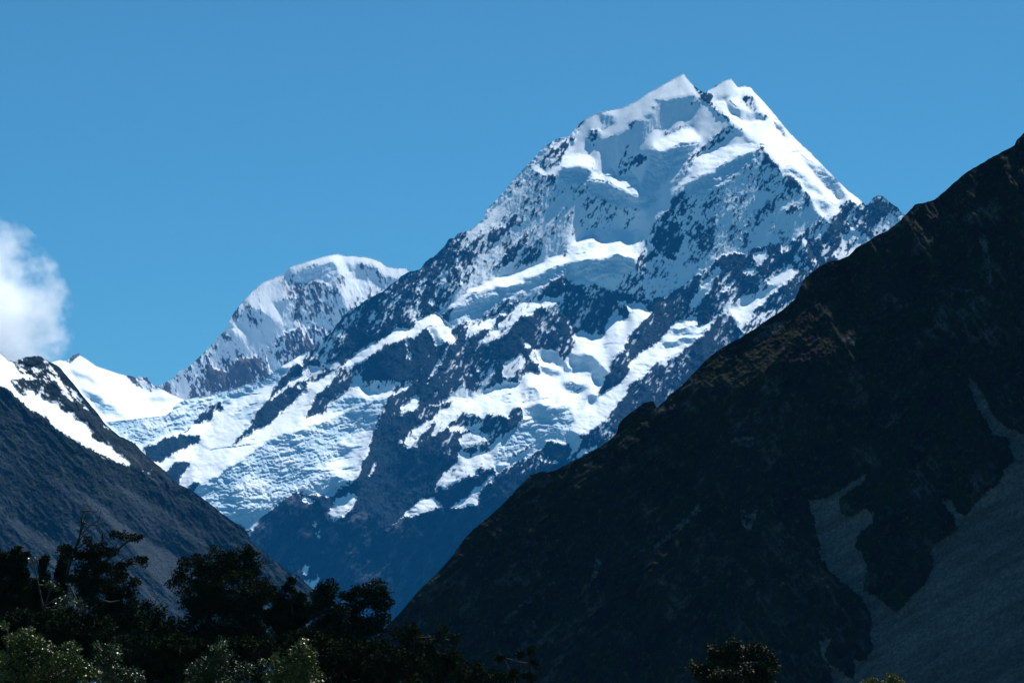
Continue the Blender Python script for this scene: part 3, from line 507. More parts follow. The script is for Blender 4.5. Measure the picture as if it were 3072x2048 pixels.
# ------------------------------------------------------------------ second peak behind, and the snow saddle
silB = [(440,1180),(500,1145),(520,1135),(537,1113),(561,1105),(578,1088),(595,1074),(616,1054),(636,1032),(653,1013),(670,996),(685,975),(690,958),(704,935),(721,914),(735,897),(752,880),(775,858),(789,846),(820,834),(854,819),(874,799),(905,789),(935,780),(976,768),(993,765),(1014,762),(1037,768),(1058,767),(1092,769),(1119,775),(1143,785),(1160,799),(1194,804),(1218,802),(1231,812),(1300,880),(1420,990)]
RB = [
(.72,1.5,.3,0,0,[(440,1130),(560,1095),(640,1090),(700,1080),(760,1070),(800,1030),(850,1000),(900,985),(1000,985),(1060,940),(1400,1000),(1400,1500),(440,1500)]),
(.35,1.7,.3,0,0,[(500,1130),(600,1060),(660,1000),(690,1010),(640,1080),(600,1120),(560,1200),(520,1200)]),
(.12,1.8,.3,0,0,[(630,1080),(680,1030),(740,1010),(800,1010),(780,1050),(720,1075),(680,1120),(640,1110)]),
(0,.85,.1,0,0,[(874,789),(935,770),(976,758),(1014,752),(1058,757),(1119,765),(1160,789),(1231,800),(1215,830),(1150,832),(1130,800),(1090,788),(1060,792),(1040,782),(1050,810),(1057,822),(1020,832),(1005,802),(1000,782),(930,797),(880,817)]),
(.03,.95,.1,0,0,[(716,914),(752,872),(789,836),(854,815),(875,850),(872,882),(850,902),(820,905),(837,925),(847,957),(835,962),(800,937),(770,922),(740,917),(722,940)]),
(0,1.9,.3,.4,0,[(880,820),(930,800),(1000,790),(1005,805),(1015,835),(990,850),(930,845),(880,850)]),
(.25,.95,-.1,0,0,[(1008,862),(1040,830),(1070,835),(1120,840),(1162,872),(1170,860),(1102,910),(1050,935),(1028,900)]),
(.1,.95,0,0,0,[(688,985),(715,968),(737,990),(732,1022),(715,1002)]),
(.2,.9,0,0,0,[(878,962),(900,928),(907,992),(883,992)]),
(.05,1.0,-.2,0,0,[(863,917),(900,860),(927,845),(917,865),(890,892)]),
(.8,1.7,.3,0,0,[(893,905),(900,875),(912,862),(905,890),(900,930),(885,935)]),
(.7,1.8,.2,0,0,[(965,935),(985,910),(1000,930),(1000,960),(995,985),(980,965)]),
(.1,.9,0,0,0,[(593,1083),(650,1015),(655,1018),(640,1045),(612,1070)]),
(.1,.9,0,0,0,[(705,1070),(720,1062),(725,1075),(708,1082)]),
]
mb, _ = terrain('mountain', (440, 1420), (740, 1500), 2.0, silB, (.2, 1.8, .2), RB, 14300.0, M_alp2, warp=6, rough=1.0, ang=R(75), seed=41, jag=5, anchor=(1000, 1000))
silC = [(60,1130),(120,1100),(163,1083),(180,1079),(201,1082),(214,1070),(235,1060),(245,1065),(265,1080),(289,1097),(323,1109),(360,1121),(384,1126),(408,1134),(418,1127),(442,1131),(449,1146),(466,1155),(520,1185),(640,1230)]
RC = [
(.9,1.3,.2,0,0,[(196,1086),(214,1066),(235,1050),(247,1065),(228,1077),(212,1086)]),
(.6,1.3,.2,0,0,[(375,1120),(418,1110),(445,1115),(480,1165),(450,1175),(410,1155)]),
(0,1.6,.1,.3,0,[(205,1114),(225,1115),(260,1130),(300,1150),(285,1146),(250,1130),(215,1118)]),
(0,1.6,.1,.8,0,[(240,1168),(270,1180),(310,1195),(300,1200),(262,1188)]),
(0,.9,.1,.9,0,[(262,1190),(300,1205),(345,1225),(340,1240),(310,1245),(295,1235)]),
(0,1.3,.1,.6,0,[(340,1240),(370,1242),(380,1248),(350,1248)]),
(0,1.5,.1,.4,0,[(370,1200),(400,1215),(415,1195),(520,1195),(520,1199),(420,1199),(402,1220)]),
]
mc, _ = terrain('mountain', (60, 640), (1040, 1500), 2.0, silC, (0, .5, -.1), RC, 13600.0, M_alp2, warp=3, rough=.6, ang=R(60), seed=61, jag=4, anchor=(300, 1200))

# ------------------------------------------------------------------ left grey hill
silD = [(-320,1000),(-150,1030),(0,1058),(14,1068),(20,1078),(44,1085),(58,1077),(78,1070),(112,1066),(133,1075),(150,1085),(170,1095),(185,1109),(204,1133),(224,1156),(252,1190),(272,1214),(293,1238),(313,1269),(340,1293),(357,1308),(381,1316),(408,1333),(422,1350),(452,1378),(483,1401),(510,1435),(537,1452),(571,1469),(605,1493),(653,1527),(682,1552),(716,1572),(736,1589),(756,1627),(790,1650),(821,1678),(859,1708),(899,1729),(927,1756),(944,1771),(975,1800),(1000,1830),(1060,1900),(1180,2030),(1300,2200)]
RD = [
(1,1.05,-.4,0,.35,[(150,1080),(200,1120),(250,1180),(320,1270),(400,1320),(500,1410),(540,1450),(460,1440),(390,1395),(330,1340),(262,1265),(200,1235),(150,1180)]),
(.35,.8,-.4,0,0,[(0,1050),(60,1070),(120,1060),(160,1090),(190,1130),(225,1200),(240,1230),(200,1235),(120,1215),(60,1180),(0,1160)]),
(0,.55,-.3,0,0,[(-340,1000),(0,1050),(20,1078),(45,1090),(55,1105),(60,1118),(90,1125),(110,1138),(143,1157),(125,1165),(122,1180),(125,1192),(150,1208),(185,1215),(205,1235),(222,1233),(232,1260),(264,1270),(258,1280),(280,1300),(275,1312),(300,1323),(330,1335),(355,1362),(382,1375),(392,1392),(380,1397),(340,1377),(285,1357),(230,1320),(165,1282),(120,1242),(90,1230),(60,1202),(30,1167),(0,1152),(-340,1090)]),
(.9,1.3,-.2,0,0,[(35,1140),(60,1135),(110,1140),(140,1155),(122,1160),(112,1175),(110,1187),(98,1165),(85,1162),(82,1185),(60,1180),(50,1162)]),
(.92,1.3,-.2,0,0,[(125,1180),(145,1150),(165,1140),(182,1180),(172,1207),(150,1208),(125,1192)]),
(.92,1.3,-.2,0,0,[(178,1195),(200,1200),(222,1225),(205,1235),(192,1240),(182,1225)]),
(.9,1.4,.1,0,0,[(55,1082),(80,1068),(130,1070),(132,1088),(90,1094),(65,1092)]),
(.85,1.2,-.3,0,0,[(85,1105),(98,1105),(96,1115),(86,1114)]),
(.85,1.2,-.3,0,0,[(113,1120),(125,1118),(125,1130),(114,1130)]),
(.8,1.2,-.3,0,0,[(122,1105),(150,1105),(158,1118),(135,1115)]),
(.9,1.2,-.3,0,0,[(150,1088),(165,1085),(210,1135),(230,1170),(270,1215),(290,1245),(275,1235),(240,1195),(215,1160),(175,1130),(170,1110)]),
(0,.7,-.5,0,0,[(205,1158),(215,1163),(245,1200),(285,1250),(283,1255),(255,1225),(225,1195)]),
(0,.7,-.5,0,0,[(168,1125),(180,1135),(195,1160),(225,1203),(218,1205),(190,1180),(172,1150)]),
(0,.7,-.5,0,0,[(315,1270),(328,1285),(325,1288),(313,1275)]),
(.0,.7,-.4,0,0,[(428,1409),(436,1410),(436,1414),(428,1413)]),
(.0,.7,-.4,0,0,[(443,1412),(453,1414),(452,1418),(444,1416)]),
(None,1.0,-.45,0,1,[(285,1510),(310,1525),(400,1590),(470,1635),(560,1680),(560,1700),(530,1730),(515,1790),(450,1720),(400,1650),(330,1570)]),
(None,1.0,-.45,0,.9,[(10,1545),(60,1560),(120,1600),(180,1640),(192,1665),(130,1640),(60,1600)]),
(None,1.0,-.45,0,.7,[(430,1790),(350,1700),(400,1720),(500,1800),(540,1840),(480,1830)]),
(None,1.1,-.4,0,.6,[(130,1420),(200,1450),(280,1500),(330,1530),(300,1535),(220,1500),(150,1450)]),
(None,1.1,-.4,0,.5,[(320,1440),(420,1480),(540,1560),(640,1640),(600,1630),(480,1560),(380,1500)]),
]
def extraD(X, Y, disp, rk, scr, m_px):
    wq = 30*fbm(X, Y, 120, 3, 226); g = fbm(X+wq, Y-wq, 130, 7, 221, 0.64, True, R(47), 2.0); g2 = fbm(X, Y, 24, 4, 222, 0.72, True, R(48), 2.4); g3 = fbm(X, Y, 8, 3, 227, 0.7, True)
    rk2 = np.clip(rk, 0, 1); fl = 1-0.8*blur((scr > .8).astype(np.float32), 6)
    st = fbm(X, Y, 26, 5, 223, 0.7, False, R(42), 5.0)
    scr = np.clip(scr*(0.75+0.6*st) + rk2*np.clip(st*3.2-0.40+1.3*fbm(X, Y, 160, 3, 224), 0, .8)*(scr < .8), 0, 1)
    return disp*.35*fl - (g3*1.3 + g*8*(1+fbm(X, Y, 150, 3, 225)) + g2*3.2)*rk2*fl*m_px, rk, scr
md, _ = terrain('hill', (-320, 1300), (985, 2290), 2.6, silD, (1, 1.45, -.2), RD, 4300.0, M_left, warp=5, rough=.6, ang=R(40), seed=81, jag=4, anchor=(300, 1500), ybreak=1850, extra=extraD)

# ------------------------------------------------------------------ right dark hill
silE = [(1000,2060),(1080,1970),(1163,1874),(1184,1853),(1219,1815),(1254,1773),(1289,1741),(1324,1703),(1359,1664),(1394,1615),(1422,1584),(1464,1552),(1499,1521),(1525,1493),(1559,1456),(1590,1425),(1631,1413),(1644,1417),(1695,1395),(1740,1373),(1792,1344),(1824,1322),(1852,1297),(1855,1276),(1873,1252),(1897,1234),(1929,1211),(1960,1201),(1965,1213),(1970,1224),(1995,1203),(2012,1182),(2047,1154),(2082,1119),(2117,1080),(2145,1059),(2187,1031),(2243,1000),(2291,967),(2352,927),(2386,896),(2400,862),(2410,841),(2451,804),(2488,782),(2512,780),(2546,768),(2567,746),(2621,712),(2665,688),(2700,665),(2720,642),(2734,625),(2745,611),(2776,607),(2804,600),(2839,568),(2864,547),(2875,537),(2892,523),(2917,505),(2969,477),(3008,454),(3043,435),(3050,418),(3072,400),(3150,340),(3250,262),(3420,150),(3700,-20),(4000,-230),(4220,-360)]
SCR = [(2601,1420),(2594,1441),(2552,1469),(2524,1490),(2516,1510),(2523,1538),(2554,1551),(2593,1528),(2617,1535),(2619,1570),(2586,1591),(2570,1615),(2568,1640),(2600,1689),(2600,1727),(2589,1755),(2593,1776),(2621,1783),(2645,1804),(2690,1836),(2732,1794),(2774,1752),(2802,1696),(2792,1654),(2799,1640),(2872,1584),(2860,1545),(2827,1500),(2851,1500),(2872,1535),(2895,1547),(2935,1500),(2980,1459),(3011,1431),(3011,1410),(3043,1385),(3043,1371),(3022,1315),(2976,1301),(2959,1259),(2931,1224),(2917,1175),(2906,1132),(2924,1146),(2952,1189),(2987,1252),(3015,1283),(3072,1304),(4300,1500),(4300,2300),(2510,2300),(2498,2048),(2491,2003),(2467,1965),(2460,1926),(2477,1916),(2491,1912),(2477,1951),(2477,1972),(2488,1989),(2523,2010),(2544,2031),(2561,2035),(2565,1979),(2600,1982),(2620,1940),(2613,1912),(2617,1870),(2613,1839),(2575,1780),(2540,1755),(2495,1717),(2467,1682),(2460,1640),(2446,1570),(2432,1528),(2425,1500),(2478,1497),(2548,1452)]
RE = [
(1,.95,.75,0,0,[(1990,1210),(2120,1090),(2243,1005),(2352,935),(2420,900),(2560,880),(2600,960),(2540,1020),(2420,1080),(2250,1110),(2100,1170),(1960,1260),(1850,1320),(1840,1300)]),
(1,1.15,1.0,0,0,[(2600,715),(2740,625),(2860,560),(2980,480),(3072,420),(3072,520),(2960,580),(2840,640),(2700,720),(2600,760)]),
(1,1.1,.9,0,0,[(2150,1340),(2250,1320),(2340,1360),(2380,1450),(2330,1560),(2250,1700),(2150,1750),(2050,1700),(1900,1750),(1800,1800),(1900,1600),(2050,1450)]),
(1,1.05,.97,0,1,SCR),
(1,1.1,.6,0,.8,[(2222,1530),(2240,1520),(2272,1505),(2270,1550),(2255,1590),(2240,1590),(2225,1565)]),
(1,1.1,.6,0,.7,[(2190,1320),(2230,1310),(2262,1312),(2258,1335),(2200,1340)]),
(1,1.0,.5,0,.7,[(2520,1020),(2545,1005),(2565,1015),(2565,1035),(2540,1035)]),
(1,1.0,.5,0,.6,[(2265,990),(2330,965),(2360,965),(2340,990),(2280,1020),(2262,1030)]),
(1,1.6,.9,0,.25,[(2535,1145),(2562,1095),(2590,1120),(2610,1170),(2600,1210),(2545,1230),(2530,1180)]),
(1,.9,.7,0,.7,[(2070,1540),(2095,1515),(2100,1530),(2060,1575),(2000,1620),(1950,1660),(1960,1640),(2020,1585)]),
(1,.9,.7,0,.6,[(1790,1670),(1805,1680),(1795,1720),(1770,1750),(1740,1790),(1745,1770),(1775,1730)]),
(1,.9,.7,0,.5,[(1500,1860),(1600,1780),(1680,1730),(1600,1800),(1510,1870)]),
(1,.95,.6,0,.6,[(2940,680),(2960,720),(2970,780),(2975,850),(2960,850),(2955,780),(2935,720)]),
(1,.95,.6,0,.4,[(2800,860),(2920,865),(2930,875),(2820,880)]),
]
def extraE(X, Y, disp, rk, scr, m_px):
    # spurs and gullies: fall lines lean left in the west, right in the east
    wl = 1/(1+np.exp((X + 0.35*(Y-1400) - 2330)/90.0))
    s1 = fbm(X, Y, 120, 6, 201, 0.64, True, R(137), 3.0); s2 = fbm(X, Y, 150, 6, 202, 0.64, True, R(58), 3.0)
    f1 = fbm(X, Y, 24, 4, 203, 0.62, True, R(140), 2.2); f2 = fbm(X, Y, 24, 4, 204, 0.62, True, R(55), 2.2)
    f3 = fbm(X, Y, 11, 4, 207, 0.7, True); sk = fbm(X, Y, 26, 4, 208, 0.7, False, R(153), 7.0)
    sp = s1*wl + s2*(1-wl); fi = f1*wl + f2*(1-wl)
    m = 1-0.96*blur((scr > 0.9).astype(np.float32), 6)
    buttress = blur((scr > 0.9).astype(np.float32), 5)
    disp = disp*0.25*m - (sp*19 + fi*8 + f3*3.5)*m*m_px + buttress*26*m_px + fbm(X, Y, 9, 3, 205, 0.7)*0.8*m_px
    part = (scr > 0) & (scr < .9)
    scr = scr*(1-0.45*np.clip(0.5+1.5*sk, 0, 1)*(scr > .9))
    crest = np.clip(fi*1.6-0.30, 0, 1)*np.clip(fbm(X, Y, 90, 3, 206)*2.5+0.1, 0, 1)*np.clip(0.55+1.2*f3, 0, 1)  # pale rock streaks on rib crests, with tiny sunlit glints put into the colour
    tus = np.clip(fbm(X, Y, 7, 3, 209, 0.8)*2.4-0.75, 0, 1)*np.clip(fbm(X, Y, 130, 3, 210)*2+.5, 0, 1)
    scr = np.where(part, scr*np.clip(0.5+2.2*fbm(X, Y, 14, 4, 211, 0.75), 0, 1.2), scr)
    scr = np.clip(np.maximum(np.maximum(scr, crest*0.6*m), tus*.3*m), 0, 1)
    return disp, rk, scr
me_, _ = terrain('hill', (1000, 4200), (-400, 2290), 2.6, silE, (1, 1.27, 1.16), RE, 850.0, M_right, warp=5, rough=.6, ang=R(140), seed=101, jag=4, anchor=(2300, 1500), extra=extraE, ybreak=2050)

# ------------------------------------------------------------------ valley floor
M_ground = simple_mat('valley_grass', (0.035, 0.045, 0.02), (0.06, 0.06, 0.03), 0.9, 0.05)
gx = np.linspace(-9000, 9000, 91); gy = np.linspace(-400, 17500, 91)
GX, GY = np.meshgrid(gx, gy)
gz = (fbm(GX.astype(np.float32), GY.astype(np.float32), 900, 4, 301)*1.0 - 0.4)*np.clip((GY-300)/600, 0, 1)
gi = np.arange(GX.size).reshape(GX.shape)
gf = np.stack([gi[:-1, :-1], gi[:-1, 1:], gi[1:, 1:], gi[1:, :-1]], -1).reshape(-1, 4)
tag(mesh_np('ground', np.stack([GX, GY, gz], -1).reshape(-1, 3), gf, M_ground), kind='structure')

# ------------------------------------------------------------------ foreground trees
M_bark = simple_mat('dark_bark', (0.022, 0.018, 0.016), (0.045, 0.038, 0.034), 0.85, 4.0)
M_pale = simple_mat('pale_dead_wood', (0.16, 0.15, 0.14), (0.26, 0.25, 0.24), 0.8, 4.0)
M_dark = simple_mat('dark_evergreen_leaf', (0.012, 0.020, 0.010), (0.024, 0.032, 0.014), 0.8, 1.2, 0.0)
M_olive = simple_mat('olive_leaf', (0.016, 0.022, 0.009), (0.034, 0.040, 0.015), 0.6, 1.5, 0.1)
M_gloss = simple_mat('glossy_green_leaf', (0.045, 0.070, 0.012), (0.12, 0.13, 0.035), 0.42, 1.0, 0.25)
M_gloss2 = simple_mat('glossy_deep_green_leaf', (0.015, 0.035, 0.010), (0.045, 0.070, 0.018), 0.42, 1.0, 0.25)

def tube(pts, radii, n=6):
    V, F = [], []
    for i, p in enumerate(pts):
        a = pts[max(i-1, 0)]; b = pts[min(i+1, len(pts)-1)]
        d = (b-a).normalized(); u = d.cross(Vector((0.3, 0.9, 0.1))).normalized(); w = d.cross(u)
        for k in range(n):
            t = 2*math.pi*k/n
            V.append(p + (u*math.cos(t)+w*math.sin(t))*radii[i])
    for i in range(len(pts)-1):
        for k in range(n):
            F.append((i*n+k, i*n+(k+1) % n, (i+1)*n+(k+1) % n, (i+1)*n+k))
    return V, F
class MB:
    def __init__(s): s.V = []; s.F = []; s.n = 0
    def add(s, VF):
        V, F = VF; s.V.extend([tuple(v) for v in V]); s.F.extend([tuple(i+s.n for i in f) for f in F]); s.n += len(V)
    def build(s, name, mat, parent, base, smooth=True):
        return mesh_np(name, np.array(s.V)-np.array(base), np.array(s.F), mat, parent, smooth)
def wig(rs, a, b, n, amt):
    L_ = (b-a).length; pts = []
    o1 = Vector(rs.normal(0, 1, 3))*amt*L_; o2 = Vector(rs.normal(0, 1, 3))*amt*L_
    for i in range(n+1):
        t = i/n; pts.append(a.lerp(b, t) + o1*math.sin(math.pi*t)*0.5 + o2*math.sin(2*math.pi*t)*0.3)
    return pts
def leaves(rs, centres, radius, per, size, up=0.0, flat=0.75):
    """clumps of small leaf blades"""
    C = np.repeat(np.array(centres), per, 0); n = len(C)
    d = rs.normal(0, 1, (n, 3)); d /= np.linalg.norm(d, axis=1)[:, None]
    rr = radius*rs.rand(n, 1)**0.5
    d2 = d*rr; d2[:, 2] *= flat
    P = C + d2
    ax = d + rs.normal(0, .6, (n, 3)); ax[:, 2] += up; ax /= np.linalg.norm(ax, axis=1)[:, None]
    sd_ = np.cross(ax, rs.normal(0, 1, (n, 3))); sd_ /= np.linalg.norm(sd_, axis=1)[:, None]
    ln = size*(0.6+0.8*rs.rand(n, 1)); wd = ln*0.34
    v = np.stack([P, P+ax*ln*.5+sd_*wd, P+ax*ln, P+ax*ln*.5-sd_*wd], 1).reshape(-1, 3)
    return v, np.arange(n*4).reshape(n, 4)

def tree(name, label, cat, Y, base_px, lobes, leafmat, seed, clump=24, dens=1.0, leaf=.14, stems=None, dead=None, group=None, up=0.1, barkm=None, per=80, plume=None, sparse=1.0):
    """lobes = (x, y, half width, half height) of each mass of foliage, as photo px at the tree's own distance Y"""
    rs = np.random.RandomState(seed); mpx = Y*K/FOCAL
    b0 = at(base_px, 2100, Y); base = Vector((b0.x, Y, 0.0))
    root = bpy.data.objects.new(name, None); COL.objects.link(root); root.location = base
    tag(root, label, cat, group)
    ctr, cents = [], []
    for (cx, cy, rx, ry) in lobes:
        c = at(cx, cy, Y + rs.uniform(-.4, .4)*rx*mpx); RX, RZ = rx*mpx, ry*mpx; RY = 0.8*min(RX, RZ*1.8)+.15
        ctr.append((c, RX, RY, RZ))
        area = rx*ry
        nc = max(3, int(dens*area*3.4/(clump*clump)*2.6))
        q = rs.normal(0, 1, (nc, 3)); q /= np.linalg.norm(q, axis=1)[:, None]
        q *= (0.35+0.65*rs.rand(nc, 1)**0.55)
        for k in range(nc):
            cents.append((c.x+q[k, 0]*RX, c.y+q[k, 1]*RY, c.z+q[k, 2]*RZ))
    cents = np.array(cents); keep = rs.rand(len(cents)) < sparse; cents = cents[keep]
    # wood
    mb = MB()
    cs = sorted(ctr, key=lambda c: -c[0].z)
    topc = cs[0][0]; H = topc.z
    if stems:
        polys = [[at(x, y, Y+dy) for (x, y, dy) in st] for st in stems]
        r0 = 0.014*H
        polys[0].insert(0, base.copy())
        for k, P in enumerate(polys):
            n = len(P); mb.add(tube(P, [r0*(1-.85*i/(n-1))*(1 if k == 0 else .5)+.012 for i in range(n)], 7))
        trunk_pts = polys[0] + [p for P in polys[1:] for p in P]
    else:
        tp = wig(rs, base, topc, 9, .03); r0 = max(.05, .016*H)
        mb.add(tube(tp, [r0*(1-.9*i/9)+.01 for i in range(10)], 8)); trunk_pts = tp
    TP = np.array([tuple(p) for p in trunk_pts])
    limbs = []
    for (c, RX, RY, RZ) in ctr:
        below = TP[TP[:, 2] < c.z+.1*RZ]
        if len(below) == 0: below = TP
        a = Vector(below[np.argmin(np.linalg.norm(below-np.array(c)*[1, 1, 1] + [0, 0, .0], axis=1))])
        pts = wig(rs, a, c, 6, .10); mb.add(tube(pts, [.02+.006*H*.5*(1-i/6) for i in range(7)], 5)); limbs.append((pts, c))
    # twigs to the clumps
    tw = mb; LP = np.array([tuple(p) for pts, c in limbs for p in pts])
    step = max(1, len(cents)//260)
    for ce in cents[::step]:
        j = np.argmin(np.linalg.norm(LP-ce, axis=1)); a = Vector(LP[j]); b = Vector(ce)
        if (b-a).length < .05: continue
        tw.add(tube(wig(rs, a, b, 3, .12), [.022, .016, .011, .006], 4))
    if dead:
        for dl in dead:
            P = [at(x, y, Y+dy) for (x, y, dy) in dl]
            LQ = np.vstack([LP, TP]); q0 = Vector(LQ[np.argmin(np.linalg.norm(LQ-np.array(P[0]), axis=1))])
            if (q0-P[0]).length > .15: P.insert(0, q0)
            n = len(P); tw.add(tube(P, [.045*(1-.8*i/(n-1)) for i in range(n)], 5))
    tw.build('trunk', barkm or M_bark, root, base)
    if len(cents):
        if plume:
            # clumps stretched into upright feathery shoots
            ex = []
            for ce in cents:
                for k in range(4):
                    ex.append((ce[0]+plume[0]*mpx*k*8, ce[1], ce[2]+plume[1]*mpx*k*8))
            cents = np.array(ex); rad = clump*.42*mpx
        else: rad = clump*.75*mpx
        v, f = leaves(rs, cents, rad, per, leaf, up)
        mesh_np('crown', v-np.array(base), f, leafmat, root, False)
    return root

G_D = 'dark trees along the bottom of the view'; G_B = 'glossy green bushes in front of the dark trees'
tree('evergreen_tree', 'dark feathery evergreen at the left edge of the photo, shoots leaning right', 'tree', 190, 20,
     [(5,1730,50,70),(50,1720,28,60),(-20,1820,80,110),(60,1820,60,70),(20,1930,100,90),(-60,1700,50,90)], M_dark, 11, dens=1.0, plume=(.35, 1), group=G_D)
tree('evergreen_tree', 'small dark evergreen with two thin upright tips beside the left edge tree', 'tree', 186, 130,
     [(128,1745,16,55),(182,1725,12,42),(120,1810,48,50),(165,1800,30,45),(130,1890,80,80)], M_dark, 12, dens=1.0, plume=(.25, 1), group=G_D)
tree('windswept_tree', 'dark windswept tree with bare twigs rising from its top and flat tufts of foliage', 'tree', 175, 250,
     [(197,1645,26,11),(222,1662,36,16),(262,1625,12,15),(262,1660,36,18),(300,1652,36,20),(280,1700,48,26),(240,1738,48,26),(358,1606,30,8),(392,1612,24,9),(412,1608,9,8),(412,1680,26,9),(436,1688,10,14),(375,1694,28,8),(334,1655,24,10),(300,1750,36,24),(262,1790,40,40),(330,1700,30,12)],
     M_dark, 13, dens=.85, clump=14, leaf=.11, group=G_D, per=46,
     stems=[[(246,1930,0),(250,1830,0),(268,1770,0),(296,1705,0),(304,1650,0),(308,1600,0)],[(196,1740,.4),(212,1680,.3),(226,1645,.2),(240,1605,.2),(245,1563,.1),(250,1530,.1)],
            [(296,1705,0),(340,1660,-.3),(380,1625,-.5),(414,1606,-.5)],[(290,1725,0),(340,1700,.4),(390,1690,.6),(438,1684,.7)],[(262,1800,0),(300,1798,.2),(330,1806,.3),(360,1800,.3)],[(252,1850,0),(225,1790,.5),(200,1735,.4)]],
     dead=[[(240,1605,.2),(252,1570,.2),(268,1550,.3),(285,1535,.3)],[(246,1600,.2),(270,1575,.1),(296,1560,.1),(303,1528,.1)],[(244,1580,.2),(256,1550,0),(258,1528,0)],[(268,1575,.1),(290,1575,0),(312,1565,0)],[(245,1563,.1),(240,1545,0),(246,1527,0)],
           [(304,1640,0),(315,1600,.1),(330,1590,.1),(332,1575,.1)],[(308,1620,0),(298,1590,0),(302,1572,0)],[(262,1545,0),(270,1530,0),(272,1516,0)],[(340,1660,-.3),(350,1630,-.2),(380,1602,-.2)],[(340,1700,.4),(370,1675,.4),(405,1662,.4)],[(350,1705,.4),(380,1708,.4),(430,1700,.4)],
           [(226,1645,.2),(245,1610,.3),(275,1590,.3),(300,1578,.3)],[(330,1668,0),(350,1655,.2),(388,1645,.2)],[(290,1535,.3),(300,1520,.3)]])
tree('evergreen_tree', 'dark cone of foliage just right of the windswept tree trunk', 'tree', 178, 350,
     [(352,1715,26,22),(350,1765,42,40),(402,1752,9,12),(388,1775,16,14),(350,1840,66,60),(380,1920,90,70)], M_dark, 14, dens=1.0, group=G_D)
tree('broad_tree', 'broad dark round-topped tree, the largest crown left of centre', 'tree', 200, 680,
     [(640,1655,13,14),(700,1672,56,18),(738,1652,10,12),(750,1668,24,16),(592,1688,24,16),(551,1682,7,12),(562,1700,22,10),(536,1718,14,10),(528,1748,24,10),(552,1735,18,10),(650,1715,86,48),(762,1700,24,40),(700,1775,118,66),(600,1785,66,50),(800,1775,26,36),(690,1860,150,70),(680,1950,170,80)],
     M_dark, 15, dens=1.15, group=G_D, dead=[[(540,1790,0),(512,1770,0),(490,1745,0),(484,1735,0)],[(530,1750,0),(516,1730,0),(512,1700,0),(503,1690,0)],[(560,1700,0),(575,1672,0),(592,1652,0)]])
tree('twiggy_tree', 'thin sparse tree with small tufts between the broad tree and the twin crowns', 'tree', 196, 862,
     [(870,1742,9,9),(868,1766,12,7),(842,1790,22,10),(890,1790,16,8),(905,1800,12,9),(862,1818,40,18),(905,1835,30,26),(835,1850,40,26),(868,1870,50,34),(870,1950,70,60)], M_dark, 16, dens=.8, clump=15, leaf=.17, group=G_D)
tree('evergreen_tree', 'dark upright crown beside the small snow patch at the valley bottom', 'tree', 192, 975,
     [(988,1756,12,14),(960,1766,12,8),(1002,1772,14,16),(972,1785,34,18),(970,1830,44,46),(1022,1850,26,40),(975,1900,60,55),(970,1980,80,60)], M_dark, 17, dens=1.15, group=G_D)
tree('evergreen_tree', 'dark crown leaning right with a gap of blue showing under its top', 'tree', 194, 1075,
     [(1132,1757,24,12),(1100,1768,20,12),(1064,1770,9,9),(1152,1778,12,16),(1078,1780,22,12),(1125,1790,46,16),(1100,1812,38,16),(1140,1822,24,10),(1164,1808,8,9),(1040,1800,24,22),(1152,1812,22,9),(1060,1840,30,30),(1150,1846,14,8),(1120,1872,44,24),(1060,1900,66,44),(1090,1980,100,60)], M_dark, 18, dens=1.15, group=G_D)
tree('evergreen_tree', 'low ragged dark trees right of the leaning crown, sinking towards bottom centre', 'tree', 188, 1260,
     [(1240,1884,12,13),(1238,1912,28,20),(1196,1908,16,18),(1332,1890,9,16),(1318,1912,16,12),(1285,1925,36,16),(1368,1922,10,12),(1258,1950,66,30),(1350,1965,36,24),(1280,2010,120,50)], M_dark, 19, dens=1.1, group=G_D)
tree('evergreen_tree', 'lowest dark treetop just above the bottom edge, left of the bare stems', 'tree', 182, 1400,
     [(1388,2000,16,12),(1430,1998,14,12),(1404,2030,54,24),(1470,2030,26,14),(1520,2040,30,14),(1430,2070,90,30)], M_dark, 20, dens=1.1, group=G_D)
tree('bare_shrub', 'thin bare-stemmed shrub in front of the dark right hillside', 'shrub', 170, 1560,
     [(1500,1975,8,8),(1560,1960,8,9),(1592,1950,9,9),(1610,1990,10,10),(1540,2020,16,10),(1590,2030,18,10)], M_dark, 21, dens=.8, clump=12, leaf=.12, group=G_D,
     dead=[[(1560,2100,0),(1540,2030,0),(1515,1980,0),(1494,1950,0)],[(1560,2100,0),(1565,2020,0),(1560,1960,0),(1552,1935,0)],[(1570,2100,0),(1585,2010,0),(1590,1960,0),(1604,1925,0)],[(1575,2060,0),(1605,2000,0),(1618,1955,0)]])
tree('round_tree', 'single olive-dark round treetop alone at the foot of the right hillside', 'tree', 165, 2205,
     [(2205,1932,20,11),(2135,1948,22,11),(2165,1950,20,12),(2270,1944,22,11),(2240,1950,20,10),(2200,1968,86,20),(2300,1972,24,16),(2322,1990,12,14),(2084,2002,14,12),(2110,2020,26,20),(2290,2010,40,20),(2205,2030,112,50)], M_olive, 22, dens=1.15, leaf=.13, clump=20)
tree('green_bush', 'tiny green bush tip at the bottom edge, left of the larger tip', 'bush', 120, 2612,
     [(2605,2046,18,9),(2620,2040,9,7),(2615,2075,40,24)], M_gloss, 23, clump=14, leaf=.07)
tree('green_bush', 'larger green bush tip at the bottom edge, right of the tiny tip', 'bush', 120, 2678,
     [(2675,2030,14,10),(2690,2042,18,10),(2660,2046,14,8),(2676,2075,40,26)], M_gloss, 24, clump=14, leaf=.07)
